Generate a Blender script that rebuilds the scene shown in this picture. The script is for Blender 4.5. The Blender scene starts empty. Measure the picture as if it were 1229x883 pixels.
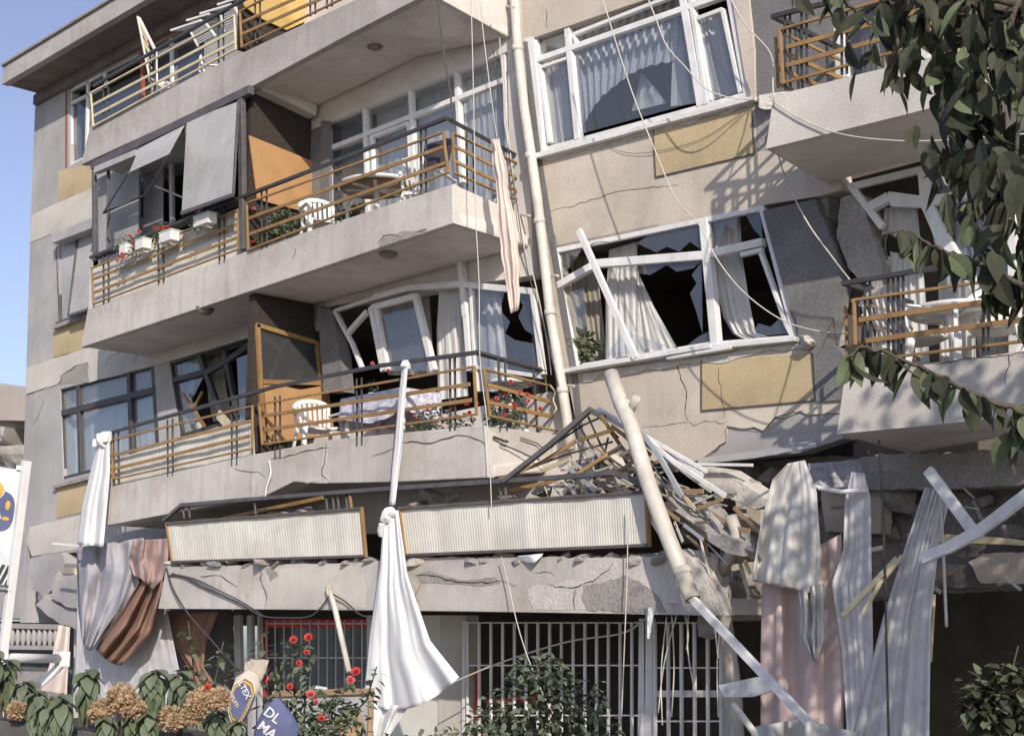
import bpy, bmesh, math, random
from mathutils import Vector, Matrix, noise
from mathutils.geometry import tessellate_polygon
R = math.radians
rnd = random.Random(7)
SC = bpy.context.scene
COL = SC.collection
# ------------------------------------------------------------------ camera
F = 1800.0; PITCH = R(10.65); YAW = R(46.1); CAMZ = 1.7
cam = bpy.data.objects.new('camera', bpy.data.cameras.new('camera')); COL.objects.link(cam)
cam.location = (0, 0, CAMZ); cam.rotation_euler = (R(90) + PITCH, 0, YAW)
cam.data.sensor_width = 36; cam.data.lens = 36 * F / 1229; cam.data.clip_start = .05; cam.data.clip_end = 3000
SC.camera = cam
# ------------------------------------------------------------------ world, sun, exposure
SUN = Vector((1.14, -.76, .66)).normalized()
W = bpy.data.worlds.new('World'); SC.world = W; W.use_nodes = True
sk = W.node_tree.nodes.new('ShaderNodeTexSky'); sk.sky_type = 'NISHITA'; sk.sun_disc = False
sk.sun_elevation = math.asin(SUN.z); sk.sun_rotation = math.atan2(SUN.x, SUN.y)
sk.air_density = 1.0; sk.dust_density = 1.2; sk.ozone_density = 5.0
bg = W.node_tree.nodes['Background']; bg.inputs[1].default_value = .122
hs = W.node_tree.nodes.new('ShaderNodeHueSaturation'); hs.inputs['Saturation'].default_value = .74; hs.inputs['Hue'].default_value = .517
W.node_tree.links.new(sk.outputs[0], hs.inputs['Color']); W.node_tree.links.new(hs.outputs[0], bg.inputs[0])
sl = bpy.data.lights.new('sun', 'SUN'); sl.energy = 3.5; sl.angle = R(.6); sl.color = (1, .91, .80)
so = bpy.data.objects.new('sun', sl); COL.objects.link(so); so.location = (10, -10, 20)
so.rotation_euler = SUN.to_track_quat('Z', 'Y').to_euler()
SC.view_settings.view_transform = 'Standard'; SC.view_settings.look = 'None'
SC.view_settings.exposure = 0.43; SC.view_settings.gamma = 1
# ------------------------------------------------------------------ pixel (photo 1229x883) -> world
CR = Matrix.Rotation(YAW, 3, 'Z') @ Matrix.Rotation(R(90) + PITCH, 3, 'X')
C0 = Vector((0, 0, CAMZ))
def ray(px, py): return CR @ Vector(((px - 614.5), -(py - 441.5), -F))
def P(px, py, Y):                   # where the pixel's ray meets the upright plane y = Y
    r = ray(px, py); return C0 + r * (Y / r.y)
def PG(px, py, Z):
    r = ray(px, py); return C0 + r * ((Z - CAMZ) / r.z)
def PD(px, py, d): return C0 + ray(px, py) * (d / F)
def PP(pts, Y): return [P(p[0], p[1], p[2] if len(p) > 2 else Y) for p in pts]
def PX(px, py, X):
    r = ray(px, py); return C0 + r * (X / r.x)
def lerp(a, b, t): return a + (b - a) * t
def lp(a, b, t): return tuple(a[i] + (b[i] - a[i]) * t for i in range(len(a)))
YB, YW, YR = 11.5, 12.7, 12.95
# ------------------------------------------------------------------ materials
MATS = {}
def mat(name, col, rough=.8, col2=None, scale=6, bump=0, bscale=60, metal=0, streak=0, speck=0, spec=.5, sheen=0, trans=0, stain=None, stain_amt=.0, backface=None, wave=None):
    if name in MATS: return MATS[name]
    m = bpy.data.materials.new(name); m.use_nodes = True; n = m.node_tree.nodes; l = m.node_tree.links
    b = n['Principled BSDF']; b.inputs['Roughness'].default_value = rough; b.inputs['Metallic'].default_value = metal
    b.inputs['Specular IOR Level'].default_value = spec
    tc = n.new('ShaderNodeTexCoord')
    def tex(sc, det=4, rg=.6, vec=None):
        t = n.new('ShaderNodeTexNoise'); t.inputs['Scale'].default_value = sc; t.inputs['Detail'].default_value = det; t.inputs['Roughness'].default_value = rg
        l.new(vec or tc.outputs['Object'], t.inputs['Vector']); return t
    def ramp(src, a, b_, c0=0, c1=1):
        r = n.new('ShaderNodeMapRange'); r.inputs[1].default_value = a; r.inputs[2].default_value = b_; r.inputs[3].default_value = c0; r.inputs[4].default_value = c1
        l.new(src, r.inputs[0]); return r.outputs[0]
    def mix(fac, a, c, mode='MIX'):
        x = n.new('ShaderNodeMix'); x.data_type = 'RGBA'; x.blend_type = mode
        if isinstance(fac, float): x.inputs[0].default_value = fac
        else: l.new(fac, x.inputs[0])
        for i, v in ((6, a), (7, c)):
            if isinstance(v, tuple): x.inputs[i].default_value = (*v, 1)
            else: l.new(v, x.inputs[i])
        return x.outputs[2]
    c2 = col2 or tuple(v * .8 for v in col)
    out = mix(ramp(tex(scale, 6, .65).outputs[0], .35, .65), col, c2)
    if streak:
        mp = n.new('ShaderNodeMapping'); mp.inputs['Scale'].default_value = (9, 9, .7); l.new(tc.outputs['Object'], mp.inputs['Vector'])
        s = tex(1, 5, .6, mp.outputs[0]); out = mix(ramp(s.outputs[0], .5, .75, 0, streak), out, tuple(v * .45 for v in col))
    if streak or stain:
        s = tex(.55, 5, .55); out = mix(1.0, out, mix(ramp(s.outputs[0], .35, .7), (1.06, 1.05, 1.04), (.80, .785, .77)), 'MULTIPLY')
        s = tex(3.4, 9, .75); out = mix(ramp(s.outputs[0], .56, .74, 0, .5), out, tuple(v * .62 for v in col))
    if stain:
        s = tex(1.7, 8, .7); out = mix(ramp(s.outputs[0], .52, .68, 0, stain_amt), out, stain)
    if speck:
        s = tex(bscale, 2, .5); out = mix(ramp(s.outputs[0], .38, .62, 0, 1), out, mix(1.0, out, (1 - speck,) * 3, 'MULTIPLY'))
    l.new(out, b.inputs['Base Color'])
    if bump:
        t1 = tex(bscale, 3, .6); bp = n.new('ShaderNodeBump'); bp.inputs['Strength'].default_value = bump * .8; bp.inputs['Distance'].default_value = .02
        l.new(t1.outputs[0], bp.inputs['Height']); l.new(bp.outputs[0], b.inputs['Normal'])
    if wave:
        w = n.new('ShaderNodeTexWave'); w.inputs['Scale'].default_value = wave[0]; w.bands_direction = wave[1]
        l.new(tc.outputs['Object'], w.inputs['Vector']); bp = n.new('ShaderNodeBump'); bp.inputs['Strength'].default_value = .6; bp.inputs['Distance'].default_value = .01
        l.new(w.outputs[0], bp.inputs['Height']); l.new(bp.outputs[0], b.inputs['Normal'])
    if trans:                       # light through thin cloth or leaves
        tr = n.new('ShaderNodeBsdfTranslucent'); l.new(out, tr.inputs[0]); ms = n.new('ShaderNodeMixShader'); ms.inputs[0].default_value = trans
        l.new(b.outputs[0], ms.inputs[1]); l.new(tr.outputs[0], ms.inputs[2]); l.new(ms.outputs[0], n['Material Output'].inputs[0])
    MATS[name] = m; return m
def see_through(name, col, alpha):
    m = mat(name, col, .9, trans=.35)
    n = m.node_tree.nodes; l = m.node_tree.links; o = n['Material Output']; src = o.inputs[0].links[0].from_socket
    t = n.new('ShaderNodeBsdfTransparent'); x = n.new('ShaderNodeMixShader'); x.inputs[0].default_value = alpha
    l.new(t.outputs[0], x.inputs[1]); l.new(src, x.inputs[2]); l.new(x.outputs[0], o.inputs[0]); return m
def glass(name, tint, refl, dirt=.05):
    m = bpy.data.materials.new(name); m.use_nodes = True; n = m.node_tree.nodes; l = m.node_tree.links; o = n['Material Output']
    t = n.new('ShaderNodeBsdfTransparent'); t.inputs[0].default_value = (*tint, 1)
    g = n.new('ShaderNodeBsdfGlossy'); g.inputs['Roughness'].default_value = .03; g.inputs[0].default_value = (.9, .95, 1, 1)
    tc = n.new('ShaderNodeTexCoord'); ns = n.new('ShaderNodeTexNoise'); ns.inputs['Scale'].default_value = 1.6; l.new(tc.outputs['Object'], ns.inputs['Vector'])
    bp = n.new('ShaderNodeBump'); bp.inputs['Strength'].default_value = .12; bp.inputs['Distance'].default_value = .05; l.new(ns.outputs[0], bp.inputs['Height']); l.new(bp.outputs[0], g.inputs['Normal'])
    lw = n.new('ShaderNodeLayerWeight'); lw.inputs[0].default_value = .5; fr = n.new('ShaderNodeMath'); fr.operation = 'POWER'; fr.inputs[1].default_value = 4; l.new(lw.outputs['Facing'], fr.inputs[0])
    ad = n.new('ShaderNodeMath'); ad.operation = 'ADD'; ad.use_clamp = True; ad.inputs[1].default_value = refl; l.new(fr.outputs[0], ad.inputs[0])
    x = n.new('ShaderNodeMixShader'); l.new(ad.outputs[0], x.inputs[0]); l.new(t.outputs[0], x.inputs[1]); l.new(g.outputs[0], x.inputs[2])
    d = n.new('ShaderNodeBsdfDiffuse'); d.inputs[0].default_value = (.5, .5, .5, 1); y = n.new('ShaderNodeMixShader'); y.inputs[0].default_value = dirt
    l.new(x.outputs[0], y.inputs[1]); l.new(d.outputs[0], y.inputs[2]); l.new(y.outputs[0], o.inputs[0]); MATS[name] = m; return m
S = (.30, .21, .14)
M = dict(
 beige=mat('beige_render', (.64, .575, .49), .95, (.56, .495, .42), 1.3, .55, 85, streak=.22, speck=.1, stain=(.36, .33, .29), stain_amt=.5),
 grey=mat('grey_render', (.44, .425, .43), .95, (.37, .36, .365), 1.5, .55, 80, streak=.2, speck=.13),
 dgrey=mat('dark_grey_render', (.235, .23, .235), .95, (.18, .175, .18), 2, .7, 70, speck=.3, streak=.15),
 white_r=mat('pale_render', (.62, .59, .54), .95, (.53, .50, .46), 1.2, .45, 90, streak=.15, speck=.12),
 ochre_p=mat('yellow_render', (.56, .45, .28), .95, (.49, .385, .235), 1.5, .5, 90, streak=.15, speck=.15),
 fascia=mat('fascia_render', (.50, .475, .46), .95, (.41, .39, .38), 1.4, .55, 75, streak=.35, speck=.13, stain=(.33, .27, .22), stain_amt=.6),
 fascia_l=mat('light_fascia_render', (.60, .57, .54), .95, (.51, .48, .455), 1.6, .55, 75, streak=.35, speck=.1, stain=(.40, .32, .25), stain_amt=.55),
 fascia_w=mat('pale_fascia_render', (.66, .63, .59), .95, (.58, .55, .51), 1.4, .5, 80, streak=.15, speck=.15),
 soffit=mat('soffit_plaster', (.66, .62, .585), .95, (.60, .56, .525), 1.1, .2, 40, stain=(.38, .33, .28), stain_amt=.35),
 brown=mat('brown_pebbledash', (.075, .055, .045), .95, (.04, .03, .026), 30, 1, 55, speck=.6),
 conc=mat('broken_concrete', (.37, .345, .325), .95, (.28, .26, .245), 3.2, .9, 30, speck=.22),
 conc_l=mat('pale_broken_plaster', (.60, .57, .52), .95, (.48, .45, .41), 5, .8, 30, speck=.13),
 crack=mat('crack_gap', (.05, .042, .036), 1),
 white=mat('white_frame', (.76, .76, .77), .5, (.66, .66, .66), 3, .05, 30, streak=.25, stain=(.50, .47, .42), stain_amt=.4),
 black=mat('black_metal', (.035, .035, .042), .5, (.06, .055, .055), 12),
 ochre=mat('ochre_metal', (.34, .205, .08), .55, (.24, .14, .06), 5, .1, 40, streak=.25),
 cream=mat('cream_metal', (.62, .54, .36), .5, (.5, .42, .27), 5),
 orange=mat('orange_board', (.42, .235, .105), .8, (.36, .20, .085), 3, .1, 60),
 yellow=mat('yellow_board', (.56, .40, .16), .8, (.52, .35, .11), 3, .1, 60, streak=.2),
 ribw=mat('white_ribbed_sheet', (.67, .66, .60), .6, (.59, .58, .53), 2, streak=.22, stain=(.48, .43, .36), stain_amt=.3),
 blind=mat('grey_shutter', (.43, .42, .425), .6, (.37, .365, .37), 2, streak=.2),
 blindb=mat('dark_blind_frame', (.11, .105, .11), .6, (.07, .065, .07), 6),
 room=mat('dimmed_room_plaster', (.15, .125, .11), .95, (.10, .082, .072), 2),  # darker than real room walls, the dimness indoors put into the colour
 cloth=mat('white_cloth', (.82, .82, .82), .95, (.77, .77, .77), 4, .15, 120, trans=.2),
 cloth_g=mat('offwhite_cloth', (.62, .615, .60), .95, (.55, .545, .53), 3, .15, 120, trans=.12, stain=(.45, .42, .36), stain_amt=.3),
 cur=mat('white_curtain', (.70, .69, .67), .95, (.60, .59, .57), 4, .2, 100, trans=.25),
 cur_b=mat('beige_curtain', (.36, .32, .27), .95, (.28, .25, .21), 4, .2, 100, trans=.15),
 sheer=see_through('sheer_curtain', (.82, .81, .83), .9),
 lace=mat('lace_curtain', (.74, .75, .78), .95, (.55, .57, .62), 22, .3, 60, trans=.25),
 pink=mat('pink_cloth', (.66, .52, .50), .95, (.58, .46, .44), 3, .15, 90, trans=.1),
 pale_pink=mat('pale_pink_cloth', (.74, .62, .55), .95, (.66, .54, .48), 5, .15, 90, trans=.15),
 mauve=mat('mauve_cloth', (.33, .235, .225), .95, (.27, .19, .18), 3, .2, 90), roofs=mat('roof_soffit', (.21, .175, .15), .95, (.14, .115, .10), 2, .3, 30, streak=.3),
 bluegrey=mat('blue_grey_cloth', (.40, .39, .43), .95, (.33, .32, .36), 3, .2, 90, trans=.12),
 browncl=mat('brown_cloth', (.27, .165, .12), .95, (.22, .12, .085), 3, .2, 90),
 plastic=mat('white_plastic', (.78, .78, .77), .4, (.70, .70, .69), 5, streak=.12),
 pipe=mat('cream_pipe', (.62, .59, .53), .5, (.52, .49, .44), 3, .05, 30, streak=.4, stain=(.36, .31, .25), stain_amt=.5),
 pipe_d=mat('dirty_pipe', (.50, .46, .41), .6, (.38, .35, .31), 5, .1, 30),
 alu=mat('aluminium', (.52, .53, .55), .35, (.44, .45, .47), 5, metal=.4),
 cable=mat('pale_cable', (.55, .52, .46), .6), cable_d=mat('dark_cable', (.06, .055, .055), .6),
 red=mat('red_paint', (.50, .045, .03), .5, (.38, .04, .03), 4), redbrown=mat('red_brown_wood', (.28, .08, .045), .6),
 leaf=mat('leaf', (.068, .072, .045), .7, (.042, .047, .031), 8, .2, 60, trans=.2, spec=.3), leaf_l=mat('leaf_light', (.17, .20, .115), .7, (.11, .14, .08), 8, .2, 60, trans=.3, spec=.3),
 leaf_g=mat('shrub_leaf', (.19, .225, .15), .8, (.12, .15, .095), 10, .2, 40, trans=.25, spec=.25), bark=mat('bark', (.10, .08, .06), .95, (.06, .05, .04), 15, 1, 30),
 rose=mat('red_petals', (.62, .06, .045), .6, (.5, .08, .07), 20, trans=.2), rosep=mat('pink_petals', (.62, .18, .2), .6, (.6, .1, .1), 20, trans=.2),
 dryf=mat('dry_flower', (.50, .36, .22), .9, (.36, .24, .14), 40, trans=.2), soil=mat('soil', (.06, .045, .035), 1),
 navy=mat('navy_print', (.075, .09, .20), .8, (.11, .12, .22), 9, .2, 30), signw=mat('sign_white', (.66, .68, .70), .5), gold=mat('gold_print', (.60, .38, .07), .6),
 lampg=mat('lamp_glass', (.20, .165, .13), .3, (.14, .115, .09), 9), kraft=mat('kraft_board', (.36, .24, .14), .8), sack=mat('sack_paper', (.55, .48, .40), .85, (.42, .36, .30), 6, .3, 20),
 asphalt=mat('asphalt', (.06, .06, .06), .95, (.045, .045, .045), 5, .5, 60), paving=mat('paving', (.30, .29, .27), .95, (.23, .22, .21), 3, .4, 30),
 far=mat('far_plaster', (.50, .43, .38), .95, (.40, .35, .31), .6, .5, 10), terracotta=mat('terracotta', (.35, .13, .07), .9),
 print=mat('printed_cloth', (.75, .74, .76), .95, (.35, .33, .48), 17, .1, 60, trans=.1), brick=mat('brick', (.35, .15, .09), .95, (.25, .1, .06), 5, .6, 20),
)
G1 = glass('window_glass', (.90, .92, .94), .08, .05); G2 = glass('dark_glass', (.72, .75, .78), .05); G3 = glass('dusty_glass', (.8, .81, .82), .07, .12)
# ------------------------------------------------------------------ mesh builder
class MB:
    def __init__(s): s.sub = []; s.v = []; s.f = []; s.m = []; s.mats = []; s.sm = []
    def mi(s, m):
        if m not in s.mats: s.mats.append(m)
        return s.mats.index(m)
    def face(s, idx, m, sm=False): s.f.append(idx); s.m.append(s.mi(m)); s.sm.append(sm)
    def prism(s, pts, off, m, holes=(), back=None):      # polygon (+ holes) extruded along off
        off = Vector(off); loops = [list(pts)] + [list(h) for h in holes]
        base = len(s.v); flat = [p for lo in loops for p in lo]
        s.v += [p.copy() for p in flat] + [p + off for p in flat]; N = len(flat)
        for t in tessellate_polygon(loops):
            s.face([base + i for i in t], m); s.face([base + N + i for i in reversed(t)], back or m)
        o = 0
        for lo in loops:
            for i in range(len(lo)):
                a = base + o + i; b = base + o + (i + 1) % len(lo); s.face([a, b, b + N, a + N], back or m)
            o += len(lo)
        return s
    def beam(s, a, b, w, h, m, up=(0, -1, 0)):           # box a->b; h along up, w across
        a = Vector(a); b = Vector(b); d = (b - a).normalized(); u = Vector(up); u = (u - d * u.dot(d))
        if u.length < 1e-4: u = d.orthogonal()
        u.normalize(); r = d.cross(u); k = len(s.v)
        for e in (a, b):
            for i, j in ((-1, -1), (1, -1), (1, 1), (-1, 1)): s.v.append(e + r * (w / 2 * i) + u * (h / 2 * j))
        for q in ((0, 1, 2, 3), (7, 6, 5, 4), (0, 4, 5, 1), (1, 5, 6, 2), (2, 6, 7, 3), (3, 7, 4, 0)): s.face([k + i for i in q], m)
        return s
    def path(s, pts, w, h, m, up=(0, -1, 0)):
        for i, (a, b) in enumerate(zip(pts, pts[1:])):
            d = (b - a).normalized() * (w * .45); e = 1 + (.05 if i % 2 else 0) + .008 * (i % 7); s.beam(a - d, b + d, w * e, h * e, m, up)
        return s
    def tube(s, pts, r, m, seg=8, cap=True, r1=None):
        k = len(s.v); n = len(pts); ref = None
        for i, p in enumerate(pts):
            d = (pts[min(i + 1, n - 1)] - pts[max(i - 1, 0)]).normalized()
            ref = d.orthogonal().normalized() if ref is None else (ref - d * ref.dot(d)).normalized()
            q = d.cross(ref); rr = lerp(r, r1, i / max(1, n - 1)) if r1 is not None else r
            for j in range(seg):
                a = 2 * math.pi * j / seg; s.v.append(p + ref * (math.cos(a) * rr) + q * (math.sin(a) * rr))
        for i in range(n - 1):
            for j in range(seg):
                a = k + i * seg + j; b = k + i * seg + (j + 1) % seg; s.face([a, b, b + seg, a + seg], m, True)
        if cap: s.face([k + j for j in reversed(range(seg))], m); s.face([k + (n - 1) * seg + j for j in range(seg)], m)
        return s
    def grid(s, rows, m, sm=True, th=None):
        k = len(s.v); nu = len(rows[0])
        for r in rows: s.v += [Vector(p) for p in r]
        for i in range(len(rows) - 1):
            for j in range(nu - 1): a = k + i * nu + j; s.face([a, a + 1, a + nu + 1, a + nu], m, sm)
        return s
    def lathe(s, c, prof, m, seg=20, axis=(0, 0, 1)):
        q = Vector((0, 0, 1)).rotation_difference(Vector(axis)); c = Vector(c); k = len(s.v)
        for r, z in prof:
            for j in range(seg): a = 2 * math.pi * j / seg; s.v.append(c + q @ Vector((r * math.cos(a), r * math.sin(a), z)))
        for i in range(len(prof) - 1):
            for j in range(seg):
                a = k + i * seg + j; b = k + i * seg + (j + 1) % seg; s.face([a, b, b + seg, a + seg], m, True)
        s.face([k + (len(prof) - 1) * seg + j for j in range(seg)], m); s.face([k + j for j in reversed(range(seg))], m)
        return s
    def box(s, a, b, m):
        (x0, y0, z0), (x1, y1, z1) = a, b
        return s.prism([Vector((x0, y0, z0)), Vector((x1, y0, z0)), Vector((x1, y1, z0)), Vector((x0, y1, z0))], (0, 0, z1 - z0), m)
    def rock(s, c, size, m, rot=None, seed=0, cut=.25):
        rr = random.Random(seed); k = len(s.v); n = 4; c = Vector(c); q = Matrix.Rotation(rr.uniform(0, 6), 3, 'Z') @ Matrix.Rotation(rr.uniform(-.6, .6), 3, 'X') if rot is None else rot
        pl = [(Vector((rr.uniform(-1, 1), rr.uniform(-1, 1), rr.uniform(-1, 1))).normalized(), rr.uniform(.55, .85)) for _ in range(7)]
        bmx = bmesh.new(); bmesh.ops.create_cube(bmx, size=2)
        bmesh.ops.subdivide_edges(bmx, edges=bmx.edges[:], cuts=4, use_grid_fill=True)
        for v in bmx.verts:
            p = v.co.copy()
            for nn, dd in pl:
                t = p.dot(nn) - dd * 1.35
                if t > 0: p -= nn * t
            p += Vector((noise.noise(p * 3 + c), noise.noise(p * 3 + c + Vector((7, 0, 0))), noise.noise(p * 3 - c))) * .09
            v.co = p
        for v in bmx.verts: s.v.append(c + q @ Vector((v.co.x * size[0] / 2, v.co.y * size[1] / 2, v.co.z * size[2] / 2)))
        for f in bmx.faces: s.face([k + v.index for v in f.verts], m)
        bmx.free(); return s
    def leaf(s, base, d, nrm, L, wd, m, fold=.25, droop=.3):
        d = Vector(d).normalized(); n = Vector(nrm); n = (n - d * n.dot(d)); n = n.normalized() if n.length > 1e-3 else d.orthogonal().normalized(); r = d.cross(n); k = len(s.v)
        prof = ((0, .05), (.1, .5), (.24, .86), (.42, 1), (.6, .88), (.77, .58), (.9, .27), (1, .02)); w0_ = random.Random(int(abs(base[0] * 9e3 + base[2] * 7e3))); cu = w0_.uniform(-.12, .12)
        for t, w in prof:
            c = Vector(base) + d * (L * t) - n * (droop * L * t * t) + r * (cu * L * math.sin(t * 3.14)); 
            s.v += [c - r * (wd / 2 * w) + n * (fold * wd * w * .5), c.copy(), c + r * (wd / 2 * w) + n * (fold * wd * w * .5)]
        for i in range(len(prof) - 1):
            for j in (0, 1): a = k + i * 3 + j; s.face([a, a + 1, a + 4, a + 3], m, False)
        return s
    def quadleaf(s, c, d, n, L, w, m):
        d = Vector(d).normalized(); n = Vector(n); r = d.cross(n)
        if r.length < 1e-3: r = d.orthogonal()
        r.normalize(); k = len(s.v); c = Vector(c); nn = r.cross(d)
        s.v += [c, c + d * (L * .45) + r * (w / 2) + nn * (.12 * L), c + d * L, c + d * (L * .45) - r * (w / 2) + nn * (.12 * L)]
        s.face([k, k + 1, k + 2], m); s.face([k, k + 2, k + 3], m); return s
    def split(s):
        par = list(range(len(s.v)))
        def f(i):
            while par[i] != i: par[i] = par[par[i]]; i = par[i]
            return i
        for fc in s.f:
            r0 = f(fc[0])
            for i in fc[1:]: par[f(i)] = r0
        out = {}
        for fc, m, sm in zip(s.f, s.m, s.sm):
            o = out.setdefault(f(fc[0]), (MB(), {})); b, mp = o
            for i in fc:
                if i not in mp: mp[i] = len(b.v); b.v.append(s.v[i])
            b.face([mp[i] for i in fc], s.mats[m], sm)
        return [o[0] for o in out.values()]
    def build(s, name, parent=None, label=None, kind=None, bevel=0, solid=0):
        for q in s.sub: q.build('crack', parent)
        s.sub = []
        if not s.v: return None
        if name in ('damage', 'plaster_damage', 'crumbled_corner'):
            for q in s.split(): o = q.build('plaster_patch' if name != 'crumbled_corner' else 'crumbled_concrete', parent)
            return o
        xs = [p.x for p in s.v]; ys = [p.y for p in s.v]; zs = [p.z for p in s.v]
        c = Vector(((min(xs) + max(xs)) / 2, (min(ys) + max(ys)) / 2, min(zs) if not parent else (min(zs) + max(zs)) / 2))
        me = bpy.data.meshes.new(name); me.from_pydata([tuple(p - c) for p in s.v], [], s.f)
        for m in s.mats: me.materials.append(m)
        me.polygons.foreach_set('material_index', s.m); me.polygons.foreach_set('use_smooth', s.sm)
        bmx = bmesh.new(); bmx.from_mesh(me); bmesh.ops.recalc_face_normals(bmx, faces=bmx.faces[:]); bmx.to_mesh(me); bmx.free(); me.update()
        o = bpy.data.objects.new(name, me); COL.objects.link(o); WP[o] = c
        if parent: o.parent = parent; o.location = c - WP[parent]
        else: o.location = c
        if label: o['label'] = label
        if kind: o['kind'] = kind
        if bevel:
            b = o.modifiers.new('bevel', 'BEVEL'); b.width = bevel; b.segments = 2; b.limit_method = 'ANGLE'; b.angle_limit = R(40)
        if solid:
            b = o.modifiers.new('solid', 'SOLIDIFY'); b.thickness = solid; b.offset = 0
        return o
WP = {}
def thing(name, label, cat, loc, group=None):
    o = bpy.data.objects.new(name, None); COL.objects.link(o); o.empty_display_size = .2; o.location = loc; WP[o] = Vector(loc)
    return tag(o, label, cat, group)
def tag(o, label, cat, group=None):
    o['label'] = label; o['category'] = cat
    if group: o['group'] = group
    return o
def dup(root, loc, rz, label, group=None):
    r = root.copy(); COL.objects.link(r); r.location = loc; r.rotation_euler = (0, 0, rz) if not isinstance(rz, tuple) else rz; r['label'] = label
    if group: r['group'] = group
    for ch in list(root.children):
        c = ch.copy(); COL.objects.link(c); c.parent = r
        for g in list(ch.children): d = g.copy(); COL.objects.link(d); d.parent = c
    return r
def jag(pts, amp=1.5, step=9, seed=0):
    rr = random.Random(seed); out = []
    for i in range(len(pts)):
        a = pts[i]; b = pts[(i + 1) % len(pts)]; L = math.hypot(b[0] - a[0], b[1] - a[1]); n = max(1, int(L / step)); out.append(tuple(a))
        for k in range(1, n):
            t = k / n; out.append((a[0] + (b[0] - a[0]) * t + rr.uniform(-amp, amp), a[1] + (b[1] - a[1]) * t + rr.uniform(-amp, amp)))
    return out
def jline(pts, amp=1.2, step=6, seed=0):
    rr = random.Random(seed); out = []
    for (x0, y0), (x1, y1) in zip(pts, pts[1:]):
        n = max(1, int(math.hypot(x1 - x0, y1 - y0) / step)); out.append((x0, y0))
        for k in range(1, n): out.append((lerp(x0, x1, k / n) + rr.uniform(-amp, amp), lerp(y0, y1, k / n) + rr.uniform(-amp, amp)))
    return out + [tuple(pts[-1])]
def crack(mb, pts, Y, w=1.6, seed=0, m=None, amp=1.3):      # an open crack: a thin dark jagged sliver on a surface
    pl = jline(pts, amp, 6, seed); n = len(pl); rr = random.Random(seed + 5); a = []; b = []
    for i, p in enumerate(pl):
        q = pl[min(i + 1, n - 1)]; o = pl[max(i - 1, 0)]; dx, dy = q[0] - o[0], q[1] - o[1]; L = math.hypot(dx, dy) or 1
        t = i / (n - 1); ww = .62 * w * (.25 + rr.random() * .75) * min(1, 4 * t + .2, 4 * (1 - t) + .2) / 2
        a.append((p[0] - dy / L * ww, p[1] + dx / L * ww)); b.append((p[0] + dy / L * ww, p[1] - dx / L * ww))
    own = MB(); mb.sub.append(own)
    for i in range(n - 1):
        own.prism(PP([a[i], a[i + 1], b[i + 1], b[i]], Y), (0, .003, 0), m or M['crack'])
def resample(pl, n):
    L = [0]
    for a, b in zip(pl, pl[1:]): L.append(L[-1] + math.hypot(b[0] - a[0], b[1] - a[1]))
    out = []
    for k in range(n):
        t = L[-1] * k / (n - 1); i = 0
        while i < len(L) - 2 and L[i + 1] < t: i += 1
        s = (t - L[i]) / max(1e-6, L[i + 1] - L[i]); out.append(lp(pl[i], pl[i + 1], s))
    return out
def cloth_tb(mb, top, bot, Y, folds, amp, m, nu=None, nv=16, seed=0):
    rr = random.Random(seed); ph = rr.uniform(0, 6); nu = nu or int(folds * 8); T = resample(top, nu); B = resample(bot, nu); rows = []
    for i in range(nv):
        v = i / (nv - 1); rows.append([P(lerp(T[j][0], B[j][0], v), lerp(T[j][1], B[j][1], v), Y + amp * (math.sin(6.283 * folds * j / nu + ph + noise.noise(Vector((j * .2, v * 2, seed))))) * .6) for j in range(nu)])
    return mb.grid(rows, m)
def cloth(mb, left, right, Y, folds, amp, m, nu=None, nv=24, seed=0, top=1.0, sag=0, wob=.5):
    # a hanging cloth between two pixel outlines (left, right, top to bottom), its folds running down
    rr = random.Random(seed); ph = [rr.uniform(0, 6.28) for _ in range(4)]; nu = nu or max(12, int(folds * 8)); Lf = resample(left, nv); Rt = resample(right, nv); rows = []
    for i in range(nv):
        v = i / (nv - 1); row = []
        for j in range(nu):
            u = j / (nu - 1); uw = u + .09 * noise.noise(Vector((u * 3.1, v * .6, seed + 3.3))) + .02 * noise.noise(Vector((u * 14, v * 1.5, seed))); x = lerp(Lf[i][0], Rt[i][0], u); y = lerp(Lf[i][1], Rt[i][1], u) + sag * 4 * u * (1 - u) * v
            y_off = amp * lerp(top, 1, v) * (math.sin(6.283 * folds * uw + ph[0] + wob * math.sin(2.2 * v + ph[1])) * .38 * (.5 + abs(noise.noise(Vector((u * 4, v * 1.5, seed + 9)))) * 1.6) + noise.noise(Vector((uw * folds * 1.9, v * 1.1 + .8 * u, seed + 5))) * .8 + noise.noise(Vector((u * folds * 2.6, v * 7, seed + 7))) * .22 + math.sin(6.283 * folds * 2.3 * uw + ph[2] + v * wob) * .13 + noise.noise(Vector((u * folds, v * 3, seed))) * .6)
            row.append(P(x, y, Y + y_off))
        rows.append(row)
    return mb.grid(rows, m)
# ------------------------------------------------------------------ ground, road, pavement
g = MB(); g.box((-300, -200, -.3), (300, 400, -.02), M['paving']); g.build('ground', kind='structure')
g = MB(); g.box((-120, -7, -.1), (60, 3.2, -.012), M['asphalt']); g.build('road', kind='structure')
g = MB(); g.box((-120, 3.2, -.1), (60, 3.4, .12), M['conc']); g.build('kerb', kind='structure', bevel=.01)
g = MB(); g.box((-120, 3.4, -.1), (60, 6.5, .108), M['paving']); g.build('pavement', kind='structure')
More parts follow.
